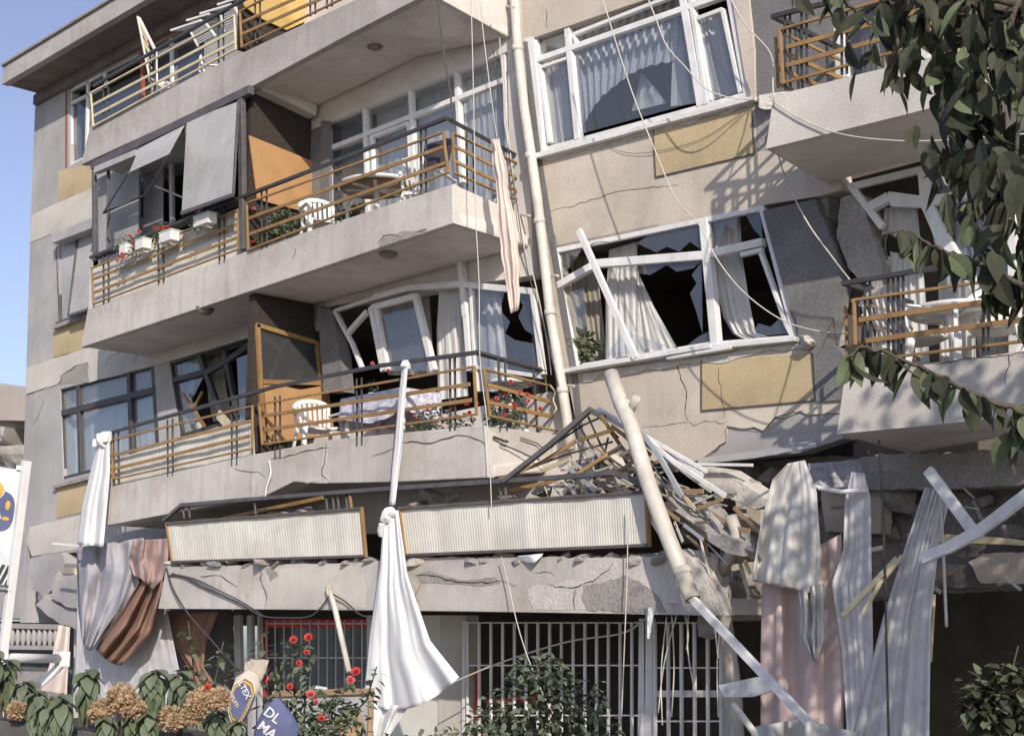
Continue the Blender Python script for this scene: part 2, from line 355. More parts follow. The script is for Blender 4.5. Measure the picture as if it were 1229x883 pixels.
# ------------------------------------------------------------------ the building
BLD = thing('apartment_building', 'collapsed concrete apartment block with buckled balconies, cracked beige walls and shattered windows', 'building', (-12, 12, 0))
SPLIT = ('wall_panel', 'wall_band', 'mortar_edge', 'wall_remnant', 'window_post', 'beam')
def bp(name, mb, label=None, **k):
    if name in SPLIT:
        for q in mb.split(): o = q.build(name, BLD, label, **k)
        return o
    return mb.build(name, BLD, label, **k)
def plate(mb, pts, Y, m, th=.02, holes=()): return mb.prism(PP(pts, Y), (0, th, 0), m, [PP(h, Y) for h in holes])
hA = [(82, 107), (171, 61), (245, 24), (245, 112), (171, 151), (84, 199)]
hB = [(72, 291), (150, 258), (150, 352), (70, 386)]
hC = [(72, 467), (185, 439), (192, 546), (76, 575)]
hD = [(203, 434), (299, 405), (299, 500), (216, 526)]
w = MB()
plate(w, [(43, 108), (300, -46), (300, 640), (92, 662), (38, 668), (30, 640), (28, 560), (32, 430), (37, 258)], YW, M['grey'], .25, [hA, hB, hC, hD, [(118, 240), (288, 170), (288, 280), (118, 340)]])
bp('wall', w, 'grey rendered end bay wall')
# colour bands on the end bay
w = MB(); plate(w, [(70, 205), (112, 197), (112, 225), (70, 243)], YW - .012, M['ochre_p'], .012); plate(w, [(64, 390), (108, 377), (106, 417), (64, 429)], YW - .012, M['ochre_p'], .012)
plate(w, [(68, 582), (103, 573), (108, 612), (68, 622)], YW - .012, M['ochre_p'], .012); bp('wall_panel', w, 'yellow render panel of the end bay')
w = MB(); plate(w, [(38, 258), (112, 223), (112, 261), (36, 291)], YW - .01, M['white_r'], .01)
plate(w, jag([(32, 441), (103, 418), (300, 362), (300, 404), (186, 438), (107, 459), (105, 436), (90, 440), (78, 448), (68, 462), (31, 473)], .8, 12, 3), YW - .01, M['white_r'], .01)
plate(w, [(35, 632), (103, 617), (104, 655), (92, 659), (38, 667), (32, 650)], YW - .01, M['white_r'], .01)
bp('wall_band', w, 'pale render band of the end bay')
w = MB(); plate(w, jag([(68, 461), (80, 447), (90, 440), (105, 436), (107, 459)], 1, 7, 4), YW - .005, M['conc'], .005)
crack(w, [(68, 462), (78, 447), (90, 439), (105, 435), (108, 446)], YW - .0135, 2.2, 2); crack(w, [(31, 474), (50, 467), (68, 461)], YW - .0135, 1.4, 3)
crack(w, [(126, 440), (132, 428), (143, 424), (150, 414)], YW - .0135, 1, 4); crack(w, [(40, 510), (48, 492), (52, 480)], YW - .003, 1, 5); crack(w, [(160, 438), (164, 425), (178, 420)], YW - .0135, 1, 6)
bp('plaster_damage', w)
# loggia back wall, with openings
w = MB()
hE = [(394, 148), (609, 62), (612, 240), (394, 285)]; hF = [(300, 398), (404, 366), (640, 330), (660, 470), (420, 520), (300, 520)]
plate(w, [(300, -46), (624, -120), (640, 330), (404, 366), (300, 398), (300, 300), (394, 285), (612, 240), (609, 62), (394, 148), (300, 185)], YW + .002, M['soffit'], .25)
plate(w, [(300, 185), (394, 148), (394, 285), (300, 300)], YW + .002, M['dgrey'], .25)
plate(w, [(660, 470), (704, 560), (640, 640), (300, 640), (300, 500), (420, 520)], YW + .002, M['soffit'], .25)
bp('wall', w, 'plastered wall behind the balconies')
# right facade
w = MB()
hW1 = [(639, 46), (776, -2), (873, -34), (898, 116), (651, 183)]; hW2 = [(661, 299), (916, 246), (957, 405), (694, 443)]
plate(w, [(624, -120), (886, -120), (873, -34), (639, 46), (627, 20)], YW, M['beige'], .24)
plate(w, [(627, 20), (639, 46), (651, 183), (641, 180)], YW, M['beige'], .24)
plate(w, [(886, -120), (905, 60), (906, 128), (898, 116), (873, -34)], YW, M['beige'], .24)
plate(w, [(641, 180), (651, 183), (898, 116), (906, 128), (908, 182), (1000, 176), (1010, 228), (980, 236), (916, 246), (661, 299), (652, 300)], YW, M['beige'], .24)
plate(w, [(652, 300), (661, 299), (692, 443), (684, 470), (668, 400)], YW, M['beige'], .24)
plate(w, [(684, 470), (692, 443), (957, 405), (976, 424), (979, 480), (1012, 478), (1010, 494)] +
      jline([(1010, 494), (970, 498), (960, 493), (942, 501), (930, 500), (916, 517), (905, 512), (893, 515), (872, 511), (871, 530), (850, 545), (836, 553), (800, 556), (765, 548), (703, 560)], 1.1, 7, 2), YW, M['beige'], .24)
bp('wall', w, 'beige rendered street wall')
w = MB(); plate(w, [(836, 500), (1012, 488), (1012, 526), (960, 543), (900, 549), (838, 556)], YW + .02, M['grey'], .2); bp('wall', w, 'grey wall where the render fell off')
w = MB()
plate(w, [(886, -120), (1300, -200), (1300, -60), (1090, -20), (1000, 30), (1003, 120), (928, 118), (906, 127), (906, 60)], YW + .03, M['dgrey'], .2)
plate(w, jag([(906, 126), (925, 112), (960, 112), (960, 182), (909, 185)], 1, 8, 3), YW + .005, M['conc'], .2)
bp('wall', w, 'dark grey wall beside the upper window', bevel=.006)
w = MB()
plate(w, [(915, 253), (978, 239)] + jline([(978, 239), (990, 268), (1003, 305), (1009, 338), (1001, 378), (995, 398), (990, 412), (1006, 420), (1014, 430)], 1.2, 6, 9) + [(1012, 480), (979, 482), (976, 425), (958, 410)], YW - .03, M['dgrey'], .22)
crack(w, [(1001, 380), (985, 421), (978, 430)], YW - .034, 1.6, 8)
bp('wall', w, 'dark grey panel pushed out beside the broken window', bevel=.006)
w = MB(); plate(w, jag([(1009, 238), (1030, 232), (1044, 272), (1058, 322), (1052, 348), (1030, 335), (1018, 322), (1004, 285)], 1.2, 7, 4), YW + .02, M['conc'], .3)
plate(w, jag([(1022, 345), (1058, 330), (1064, 440), (1010, 440), (1008, 400)], 1.5, 9, 5), YW + .6, M['conc'], .3)
w.rock(P(1000, 262, YW + .35), (.5, .3, .9), M['conc'], seed=3); w.rock(P(1012, 380, YW + .5), (.5, .3, .8), M['conc'], seed=4)
bp('column', w, 'cracked grey column torn from the wall', bevel=.008)
w = MB(); plate(w, [(784, 157), (902, 130), (905, 184), (787, 212)], YW - .012, M['ochre_p'], .012)
plate(w, [(842, 432), (974, 424), (978, 480), (842, 492)], YW - .012, M['ochre_p'], .012); bp('wall_panel', w, 'yellow render panel under a street window')
w = MB()
for pl in ([(784, 157), (787, 212.5), (905, 184.5), (902.5, 131)], [(842, 431), (842, 492.5), (978, 480.5), (974, 424)]):
    for a, b in zip(pl, pl[1:]): w.beam(P(*a, YW - .016), P(*b, YW - .016), .012, .01, M['blindb'])
for pl, ww, s in (([(652, 257), (672, 250), (690, 247), (740, 230), (815, 222)], 1.3, 1), ([(811, 428), (817, 455), (824, 470), (822, 495), (826, 505)], 2.6, 2), ([(826, 505), (833, 511), (846, 505), (870, 508)], 1.6, 3), ([(770, 514), (800, 510), (826, 507)], 1.2, 4),
                  ([(655, 10), (657, 34)], 1, 6), ([(862, 440), (865, 470), (870, 500)], .8, 9), ([(904, 135), (925, 118)], 1.4, 10), ([(660, 270), (670, 296)], 1, 11), ([(700, 300), (712, 292), (730, 290)], 1.4, 12), ([(872, 511), (895, 514), (916, 517), (932, 500), (965, 492)], 2.4, 13), ([(872, 511), (871, 530), (848, 548)], 1.6, 14)):
    crack(w, pl, YW - .0035 if s not in (9,) else YW - .016, ww, s)
bp('plaster_damage', w)
w = MB()       # broken white mortar edge below the two street sills
for (x0, y0), (x1, y1), sd in (((652, 190), (903, 124), 1), ((700, 450), (972, 412), 2)):
    n = 26; rr = random.Random(sd); top = []; bot = []
    for i in range(n): t = i / (n - 1); top.append((lerp(x0, x1, t), lerp(y0, y1, t) - 2)); bot.append((lerp(x0, x1, t), lerp(y0, y1, t) + rr.uniform(1, 6 if sd == 1 else 9)))
    plate(w, top + bot[::-1], YW - .02, M['conc_l'], .02)
bp('mortar_edge', w, bevel=.004)
# right end, beyond the right balconies
w = MB(); plate(w, [(1232, -60), (1420, -140), (1420, 883), (1232, 883)], YW, M['beige'], .25); bp('wall', w)
# ------------------------------------------------------------------ roof
ZR = P(51, 114, YW).z
A = PG(2, 102, ZR); B = PG(178, 0, ZR); YF = A.y; XR = P(260, 0, YF).x + 16
w = MB(); d = (B - A).normalized(); A0 = Vector((A.x, YF, ZR)); 
w.box((A.x, YF, ZR), (XR, YF + .14, ZR + .36), M['fascia']); w.box((A.x, YF - .05, ZR + .361), (XR, YF + .3, ZR + .42), M['conc'])
w.box((A.x, YF + .141, ZR + .02), (XR, YW + 6, ZR + .30), M['roofs'])
bp('roof', w, bevel=.012)
w = MB(); w.rock(Vector((A.x + .35, YF + .35, ZR + .5)), (.6, .4, .25), M['conc'], seed=9); bp('roof_lump', w)
w = MB(); w.box((P(44, 115, YW).x + .06, YW - .1, ZR - .18), (XR, YW + .1, ZR + .02), M['roofs']); bp('roof_beam', w, bevel=.01)
# side wall and back, so the block is solid from the side
XL = P(38, 258, YW).x; ZB = 2.2
w = MB(); w.box((XL, YW + .26, ZB), (XL + .22, YW + 6, ZR + .02), M['grey']); w.box((XL, YW + 6, 0), (XR, YW + 6.2, ZR), M['grey']); bp('wall', w, 'side and rear walls')
# ------------------------------------------------------------------ balconies
def balcony(label, bot, top, side=None, rear_l=None, m='fascia', cracks=(), lamp=(), patches=(), jg=0, sm='fascia_w'):
    w = MB(); b3 = PP(bot, YB); n = len(bot)
    pts = list(top) + list(bot)[::-1]
    w.prism(PP(pts, YB), (0, .11, 0), M[m])
    rear = []
    for i, p in enumerate(b3):
        q = p + Vector((0, YW - YB - .02, 0))
        if i == 0 and rear_l: q = P(*rear_l, YW - .02)
        if i == n - 1 and side: q = P(*side[1], YW - .02)
        rear.append(q)
    fr = [p + Vector((0, .108, .015)) for p in b3]; rear = [p + Vector((0, 0, .015)) for p in rear]
    for i in range(n - 1):
        w.v += [fr[i], fr[i + 1], rear[i + 1], rear[i]] + [v + Vector((0, 0, .13)) for v in (fr[i], fr[i + 1], rear[i + 1], rear[i])]; k = len(w.v) - 8
        for q in ((0, 1, 2, 3), (7, 6, 5, 4), (0, 4, 5, 1), (1, 5, 6, 2), (2, 6, 7, 3), (3, 7, 4, 0)): w.face([k + j for j in q], M['soffit'])
    if side:
        a, b = P(*top[-1], YB), P(*side[0], YW - .01); c, dd = P(*side[1], YW - .01), P(*bot[-1], YB)
        w.prism([a + Vector((.004, 0, 0)), b, c, dd + Vector((.004, 0, 0))], (-.1, .05, 0), M[sm])
    else: a = None
    if rear_l: 
        w.prism([P(*top[0], YB + .11), P(*bot[0], YB + .11), P(*rear_l, YW - .02) + Vector((0,0,.016)), P(*rear_l, YW - .02) + Vector((0, 0, .45))], (.1, 0, 0), M[m])
    o = bp('balcony', w, label, bevel=.012)
    if cracks or patches:
        c_ = MB()
        for mm, pp in patches: c_.prism(PP(pp, YB - .004), (0, .004, 0), M[mm])
        for pl, ww, sd in cracks: crack(c_, pl, YB - .0085, ww, sd)
        c_.build('damage', o)
    for lx, ly in lamp:
        zz = lp(bot[0], bot[-1], .5); l3 = PG(lx, ly, (b3[0].z * (bot[-1][0] - lx) + b3[-1].z * (lx - bot[0][0])) / (bot[-1][0] - bot[0][0]) - .04)
        lm = MB(); lm.lathe(l3 + Vector((0, 0, .06)), [(.0, -.085), (.06, -.08), (.105, -.055), (.125, -.02), (.13, 0), (.14, .002), (.14, .03)], M['lampg'], 24); lm.build('ceiling_lamp', o, 'round brown glass lamp on the balcony ceiling')
    return o
bal4 = balcony('top floor balcony slab', [(97, 198), (304, 103), (420, 41), (515, -8)], [(108, 151), (300, 59), (420, 3), (515, -46)], [(615, -12), (612, 46)], lamp=[(450, 58)])
bal3 = balcony('third floor balcony slab with rust stains', [(97, 417), (320, 343), (544, 268)], [(105, 371), (300, 300), (543, 221)], [(628, 258), (634, 296)], lamp=[(466, 308), (246, 376)], m='fascia_l',
  patches=[('conc', jag([(455, 291), (462, 282), (476, 281), (486, 277), (500, 277), (512, 274), (512, 279), (476, 290), (455, 297)], .8, 5, 3))],
  cracks=[([(453, 292), (460, 283), (470, 281), (480, 284)], 1.2, 1), ([(350, 310), (355, 298)], 1, 2), ([(500, 279), (512, 275)], 1.4, 3)])
bal2 = balcony('second floor balcony slab, cracked and sagging', [(124, 631), (318, 595), (352, 578), (383, 580), (480, 578), (585, 573)], [(128, 585), (300, 546), (393, 528), (483, 519), (580, 510)], [(668, 522), (655, 566)], m='fascia_l',
  cracks=[([(324, 551), (340, 549), (355, 545), (370, 540), (391, 537), (396, 538)], 1.8, 4), ([(391, 530), (390, 548), (386, 570), (397, 579)], 1.6, 5), ([(480, 530), (500, 530), (515, 532), (530, 527), (548, 522), (562, 523), (578, 529), (583, 534)], 2.6, 6), ([(345, 593), (358, 588), (372, 582)], 1.4, 7), ([(280, 561), (300, 566), (310, 566), (318, 572)], 1, 8), ([(445, 548), (465, 541), (478, 537)], .9, 9)],
  patches=[('conc_l', jag([(389, 538), (394, 537), (389, 570), (397, 578), (390, 580), (384, 572)], .6, 5, 3)), ('conc_l', jag([(366, 580), (372, 574), (384, 572), (384, 577)], .6, 5, 4)), ('conc_l', jag([(303, 569), (309, 566), (306, 585), (304, 598), (301, 598)], .5, 6, 9))])
sd = MB()
for pl, ww, s in (([(592, 524), (600, 527), (610, 530)], 2.5, 1), ([(600, 533), (615, 538), (630, 545), (648, 552)], 1.4, 2), ([(625, 525), (640, 530), (655, 538)], 1, 3)):
    pts = jline(pl, .8, 5, s)
    for a, b in zip(pts, pts[1:]):
        def q(p): t = (p[0] - 582) / 84; return P(p[0], p[1], lerp(YB, YW, t) - .012)
        sd.beam(q(a), q(b), .012 * ww, .006, M['crack'], up=(1, -.8, 0))
sd.build('damage', bal2)
balR1 = balcony('upper right balcony slab with broken edge', [(919, 179), (1082, 139), (1240, 98)], [(928, 115), (1040, 87), (1111, 70), (1240, 32)], rear_l=(991, 222), m='fascia_w')
balR2 = balcony('lower right balcony slab', [(1004, 521), (1130, 509), (1240, 496)], [(1016, 436), (1100, 438), (1229, 421), (1240, 420)], rear_l=(1092, 546), m='fascia_w',
  cracks=[([(1016, 438), (1060, 440), (1100, 438), (1150, 432), (1200, 426), (1229, 422)], 2.0, 3), ([(1211, 424), (1212, 438), (1206, 450), (1208, 462)], 1.8, 4)])
# first floor balcony slab, cracked, resting over the ground floor
w = MB()
tp = jline([(200, 679), (260, 679), (318, 677), (325, 682), (345, 676), (440, 674), (500, 669), (560, 668), (640, 668), (700, 669), (754, 669), (800, 667), (826, 668), (845, 690), (862, 712), (870, 738)], 1.2, 8, 5)
w.prism(PP(tp + [(845, 738), (560, 733), (380, 731), (190, 730)], YB), (0, .14, 0), M['fascia_l'])
w.prism([P(190, 729, YB + .142), P(560, 732, YB + .142), P(845, 736, YB + .142), P(845, 736, YB + .142) + Vector((0, 1.05, 0)), P(190, 729, YB + .142) + Vector((0, 1.05, 0))], (0, 0, .16), M['soffit'])
o = bp('balcony', w, 'first floor balcony slab, broken open along its face', bevel=.01)
w = MB()
def patch(pp, m, y=-.004, s=1, a=1.0, st=5): w.prism(PP(jag(pp, a, st, s), YB + y), (0, abs(y), 0), M[m])
patch([(632, 707), (646, 700), (662, 703), (680, 697), (698, 693), (714, 684), (720, 673), (738, 672), (742, 684), (752, 690), (742, 700), (728, 704), (736, 716), (750, 724), (760, 732), (640, 731)], 'conc_l', s=2)
patch([(700, 702), (726, 698), (752, 690), (770, 700), (790, 715), (800, 735), (760, 734), (704, 731), (698, 716)], 'conc', -.009, 3, 1.6)
patch([(500, 690), (515, 684), (535, 692), (560, 696), (594, 692), (600, 700), (580, 703), (545, 701), (505, 699)], 'conc', -.005, 4)
patch([(790, 675), (826, 668), (850, 698), (866, 738), (830, 736), (806, 720), (796, 700)], 'conc_l', -.006, 6, 1.5)
patch([(318, 684), (400, 678), (436, 680), (440, 729), (326, 729), (316, 706)], 'white_r', -.003, 7, 1)
patch([(318, 682), (328, 678), (334, 690), (324, 698)], 'conc', -.008, 8, 1)
for pl, ww, s in (([(240, 691), (265, 690), (275, 698), (285, 704)], 1.6, 1), ([(312, 682), (314, 700), (320, 716), (318, 729)], 1.8, 2), ([(497, 690), (512, 689), (530, 693), (548, 698), (570, 699), (604, 697), (620, 703)], 2.6, 3), ([(656, 700), (668, 704), (686, 705), (700, 700), (712, 697), (730, 684), (736, 674)], 2, 4), ([(690, 706), (688, 720), (690, 731)], 1.4, 5), ([(640, 686), (660, 686), (666, 690)], 1, 6), ([(503, 735), (498, 715), (505, 700)], 1.2, 7)):
    crack(w, pl, YB - .012, ww, s)
w.build('damage', o)
# ------------------------------------------------------------------ partitions between flats
def partition(px, y0, y1, label, m='brown'):
    X = P(px, y0, YB + .12).x; w = MB(); a = P(px, y0, YB + .12); c = P(px, y1, YB + .12)
    w.box((X - .14, YB + .12, c.z), (X, YW - .005, a.z), M[m]); o = bp('partition_wall', w, label); return X, o
XP3, part3 = partition(302, 112, 296, 'brown pebbledash partition of the third floor balcony')
XP2, part2 = partition(306, 352, 540, 'brown pebbledash partition of the second floor balcony')
XP4, part4 = partition(294, -50, 55, 'brown pebbledash partition of the top balcony')
w = MB(); w.prism([PX(298, 163, XP3 + .03), PX(374, 194, XP3 + .02), PX(378, 258, XP3 + .02), PX(308, 240, XP3 + .05)], (.025, 0, 0), M['orange']); w.build('orange_board', part3)
w = MB(); w.prism([PX(305, 98, XP3 + .02), PX(371, 131, XP3 + .02), PX(370, 143, XP3 + .02), PX(305, 112, XP3 + .02)], (.2, 0, 0), M['ribw']); w.build('shutter_box', part3)
w = MB(); w.prism([PX(315, 458, XP2 + .02), PX(359, 468, XP2 + .02), PX(392, 462, XP2 + .02), PX(400, 520, XP2 + .02), PX(322, 534, XP2 + .02)], (.03, 0, 0), M['orange']); w.build('orange_board', part2)
w = MB()
for a, b in (((308, 390), (381, 412)), ((309, 389), (316, 530)), ((381, 412), (392, 520)), ((314, 458), (390, 460))): w.beam(PX(*a, XP2 + .05), PX(*b, XP2 + .05), .06, .05, M['ochre'], up=(1, 0, 0))
fr = w.build('ochre_frame', part2)
w = MB(); w.prism([PX(311, 393, XP2 + .03), PX(380, 414, XP2 + .03), PX(389, 458, XP2 + .03), PX(315, 456, XP2 + .03)], (.008, 0, 0), G2); w.build('pane', part2)
w = MB(); w.prism([PX(292, -30, XP4 + .05), PX(373, -30, XP4 + .02), PX(371, 24, XP4 + .02), PX(343, 37, XP4 + .02), PX(310, 22, XP4 + .05), PX(292, 8, XP4 + .05)], (.03, 0, 0), M['yellow']); w.build('yellow_board', part4)
# ------------------------------------------------------------------ inner floors and rooms (seen through broken windows)
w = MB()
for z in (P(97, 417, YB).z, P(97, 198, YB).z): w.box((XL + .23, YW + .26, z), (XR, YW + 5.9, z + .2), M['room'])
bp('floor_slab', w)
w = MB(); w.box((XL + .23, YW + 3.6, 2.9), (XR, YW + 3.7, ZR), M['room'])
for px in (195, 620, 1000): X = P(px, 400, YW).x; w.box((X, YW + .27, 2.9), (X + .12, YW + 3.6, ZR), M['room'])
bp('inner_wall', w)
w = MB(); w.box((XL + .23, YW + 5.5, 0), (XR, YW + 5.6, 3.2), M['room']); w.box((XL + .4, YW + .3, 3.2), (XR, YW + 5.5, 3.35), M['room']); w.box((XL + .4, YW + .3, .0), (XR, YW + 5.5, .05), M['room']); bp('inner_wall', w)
# ------------------------------------------------------------------ window helper
def win(label, bars, Y, m='white', d=.06, parent=None, name='window', w0=.065):
    w = MB()
    for bi, b in enumerate(bars):
        a, c = b[0], b[1]; ww = b[2] if len(b) > 2 else w0; pts = [P(*a, Y), P(*c, Y)]
        w.beam(pts[0], pts[1], ww, d + (.016 if len(b) > 3 else 0) + .0022 * (bi % 9), M[m])
    return (w.build(name, parent, label, bevel=.006) if parent else bp(name, w, label, bevel=.006))
def pane(par, pts, Y, m=None, name='pane'):
    w = MB(); w.prism(PP(pts, Y), (0, .006, 0), m or G1); return w.build(name, par)
# window 1 (upper right, mostly whole)
Y1 = YW + .06
w1 = win('white upper street window, frame racked out of square', [((640, 44), (873, -36), .09), ((642, 44), (654, 184), .10), ((872, -34), (899, 116), .10), ((652, 183), (899, 116), .10), ((682, 30), (695, 168), .09, 1), ((819, -16), (843, 128), .10, 1), ((828, -18), (850, 126), .06, 1), ((643, 74), (873, -6), .075, 1),
   ((649, 79), (661, 172), .05), ((683, 70), (649, 82), .04), ((836, 24), (868, 12), .05), ((835, 22), (853, 122), .05), ((868, 12), (890, 112), .05), ((690, 42), (818, -8), .05), ((690, 44), (693, 54), .04)], Y1)
pane(w1, [(651, 82), (681, 70), (693, 163), (662, 172)], Y1 + .02); pane(w1, [(645, 48), (680, 34), (681, 56), (646, 70)], Y1 + .02); pane(w1, [(690, 56), (817, 14), (838, 122), (699, 160)], Y1 + .02); pane(w1, [(840, 26), (868, 16), (888, 110), (854, 120)], Y1 + .02)
w = MB(); w.prism([P(641, 184, YW - .1), P(904, 115, YW - .1), P(904, 120, YW - .1), P(642, 190, YW - .1)], (0, .17, 0), M['white']); w.build('sill', w1, bevel=.006)
w = MB(); w.prism(PP([(628, 46), (640, 44), (652, 182), (650, 190), (641, 186)], YW - .004), (0, .05, 0), M['white']); w.build('frame_side', w1)
# window 2 (broken)
Y2 = YW + .03
w2 = win('broken white street window with twisted bars', [((661, 301), (916, 248), .10), ((668, 300), (672, 345), .08), ((671, 343), (693, 442), .08), ((915, 248), (956, 405), .07), ((671, 343), (711, 320), .09, 1), ((714, 317), (845, 307), .10, 1), ((846, 307), (917, 291), .09, 1), ((846, 264), (854, 350), .11, 1), ((854, 345), (861, 423), .11, 1),
   ((700, 441), (855, 415), .09), ((858, 414), (957, 406), .07), ((890, 306), (916, 300), .05), ((914, 304), (945, 390), .045), ((945, 390), (953, 405), .045), ((664, 306), (688, 440), .035)], Y2)
rr = random.Random(5)
for pp in ([(764, 292), (800, 268), (842, 264), (842, 300), (828, 290), (815, 302), (800, 296), (788, 303)], [(720, 318), (843, 312), (832, 322), (812, 326), (800, 318), (780, 330), (766, 328)], [(856, 262), (888, 256), (880, 276), (870, 268), (862, 300)],
           [(842, 314), (843, 400), (835, 372), (828, 352), (836, 340), (830, 330)], [(726, 428), (800, 415), (770, 404), (748, 396), (740, 410)], [(672, 300), (700, 296), (690, 312), (676, 330)], [(895, 258), (912, 254), (915, 286), (905, 276)], [(820, 418), (852, 412), (850, 398), (838, 404)],
           [(900, 404), (950, 400), (938, 380), (925, 392), (910, 388)], [(680, 352), (700, 345), (705, 390), (690, 400)]):
    pane(w2, pp, Y2 + .01, G1, 'glass_shard')
w = MB(); w.path([P(680, 446, YW - .06), P(700, 442, YW - .08), P(780, 429, YW - .08), P(855, 416, YW - .06)], .05, .14, M['white']); w.beam(P(803, 430, YW - .07), P(880, 417, YW - .07), .04, .1, M['white']); w.beam(P(858, 417, YW - .05), P(957, 407, YW - .05), .05, .12, M['white']); w.build('sill', w2, bevel=.005)
# loggia windows, third floor
Y3 = YW + .05
w3 = win('white balcony window wall of the third floor', [((394, 148), (610, 62), .07), ((395, 146), (397, 290), .08), ((439, 131), (443, 270), .07, 1), ((494, 109), (500, 250), .07, 1), ((549, 86), (556, 220), .07, 1), ((606, 64), (612, 240), .06), ((395, 180), (609, 96), .075, 1),
   ((447, 164), (451, 262), .05), ((447, 165), (492, 148), .05), ((491, 148), (495, 240), .05), ((395, 280), (612, 240), .08)], Y3)
for a in ([(399, 150), (437, 136), (439, 160), (400, 175)], [(443, 133), (492, 113), (494, 137), (445, 155)], [(498, 110), (547, 92), (550, 115), (500, 134)], [(554, 90), (605, 71), (607, 92), (556, 112)],
          [(399, 183), (444, 168), (446, 270), (400, 285)], [(450, 170), (492, 154), (496, 240), (452, 262)], [(498, 145), (552, 122), (556, 220), (502, 240)], [(557, 122), (608, 102), (611, 236), (560, 245)]): pane(w3, a, Y3 + .02, G1 if a[0][0] > 440 else G2)
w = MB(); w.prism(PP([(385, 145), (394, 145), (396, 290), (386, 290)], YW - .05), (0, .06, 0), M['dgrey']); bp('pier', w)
# second floor broken loggia front
Y4 = YW - .06
w4 = win('white balcony door and window frame, bowed and broken', [((403, 373), (450, 358), .05), ((450, 357), (491, 346), .08, 1), ((491, 346), (550, 341), .08), ((550, 341), (640, 350), .08, 1), ((446, 368), (461, 445), .09), ((452, 370), (466, 445), .06), ((448, 369), (498, 356), .08), ((499, 354), (521, 445), .09), ((553, 308), (560, 380), .085, 1), ((560, 375), (565, 445), .085, 1),
   ((402, 373), (412, 392), .05), ((411, 390), (424, 414), .05), ((423, 412), (435, 442), .05), ((418, 400), (441, 374), .07), ((566, 343), (573, 470), .05), ((640, 348), (652, 450), .07), ((568, 440), (650, 452), .05)], Y4)
pane(w4, [(457, 374), (497, 362), (516, 445), (470, 445)], Y4 + .02, G1); pane(w4, [(568, 346), (606, 348), (600, 372), (612, 386), (606, 400), (618, 408), (640, 412), (648, 450), (574, 445)], Y4 + .02, G1)
pane(w4, [(614, 349), (637, 350), (644, 404), (630, 396), (622, 380), (628, 366)], Y4 + .03, G1)
# second floor black windows
Y5 = YW + .05
w5 = win('black framed end bay window with cracked panes', [((71, 467), (186, 438), .10), ((73, 466), (77, 577), .13), ((95, 461), (98, 572), .09, 1), ((156, 446), (160, 553), .11, 1), ((185, 438), (192, 546), .12), ((72, 497), (187, 468), .11, 1), ((76, 575), (192, 545), .08)], Y5, 'black')
for a in ([(76, 470), (93, 465), (95, 488), (76, 493)], [(98, 464), (154, 450), (156, 472), (99, 486)], [(160, 449), (184, 443), (185, 464), (161, 470)], [(77, 502), (93, 498), (96, 568), (80, 573)], [(99, 496), (155, 482), (158, 553), (101, 568)], [(162, 481), (186, 474), (190, 543), (164, 549)]): pane(w5, a, Y5 + .02, G3 if a[0][1] < 480 else G1)
w = MB(); w.prism(PP([(62, 583), (106, 571), (106, 575), (63, 586)], YW - .1), (0, .16, 0), M['conc']); w.build('sill', w5)
w6 = win('black framed balcony window leaning off its hinges', [((203, 436), (300, 405), .08), ((204, 434), (219, 525), .11), ((204, 458), (245, 447), .09, 1), ((240, 424), (247, 448), .1, 1), ((247, 446), (270, 510), .10), ((247, 448), (275, 432), .10), ((272, 434), (306, 410), .10), ((270, 420), (285, 500), .08), ((217, 524), (300, 500), .07)], Y5, 'black')
pane(w6, [(207, 440), (238, 430), (243, 444), (207, 454)], Y5 + .02, G3); pane(w6, [(208, 462), (244, 452), (230, 480), (240, 500), (220, 518)], Y5 + .02, G1); pane(w6, [(284, 430), (300, 424), (304, 500), (288, 506)], Y5 - .1, G1)
w = MB(); w.beam(P(219, 472, YW), P(246, 512, YW - .03), .05, .03, M['ochre']); w.beam(P(232, 490, YW), P(243, 470, YW), .04, .03, M['ochre']); w.beam(P(262, 497, YW - .05), P(276, 512, YW - .1), .14, .03, M['cream']); w.build('loose_batten', w6)
# third floor end bay window and its shutters
w7 = win('shuttered end bay window', [((69, 293), (73, 388), .06), ((92, 284), (94, 380), .05), ((68, 389), (112, 373), .07)], YW + .03, 'blindb')
w = MB(); w.prism([P(61, 281, YW - .25), P(112, 261, YW - .25), P(112, 273, YW - .25), P(62, 292, YW - .25)], (0, .24, 0), M['blind']); w.build('shutter_box', w7, bevel=.01)
def slats(mb, tl, tr, br, bl, Y, m, n=16, Yb=None):
    Yb = Y if Yb is None else Yb; rows = []
    for i in range(n * 3 + 1):
        t = i / (n * 3); yy = lerp(Y, Yb, t) - (.004 if i % 3 == 1 else .0); rows.append([P(*lp(tl, bl, t), yy), P(*lp(tr, br, t), yy)])
    mb.grid(rows, m, False)
w = MB(); slats(w, (73, 293), (91, 285), (92, 381), (75, 388), YW + .02, M['blind'], 22); slats(w, (93, 285), (112, 277), (112, 368), (82, 378), YW + .0, M['blind'], 22, YW - .25); w.beam(P(82, 379, YW - .25), P(112, 369, YW - .25), .04, .03, M['blindb']); w.beam(P(93, 285, YW - .03), P(82, 379, YW - .26), .03, .03, M['blindb']); w.build('shutter', w7)
w = MB(); w.prism(PP([(62, 391), (106, 375), (106, 379), (63, 395)], YW - .12), (0, .2, 0), M['conc']); w.build('sill', w7)
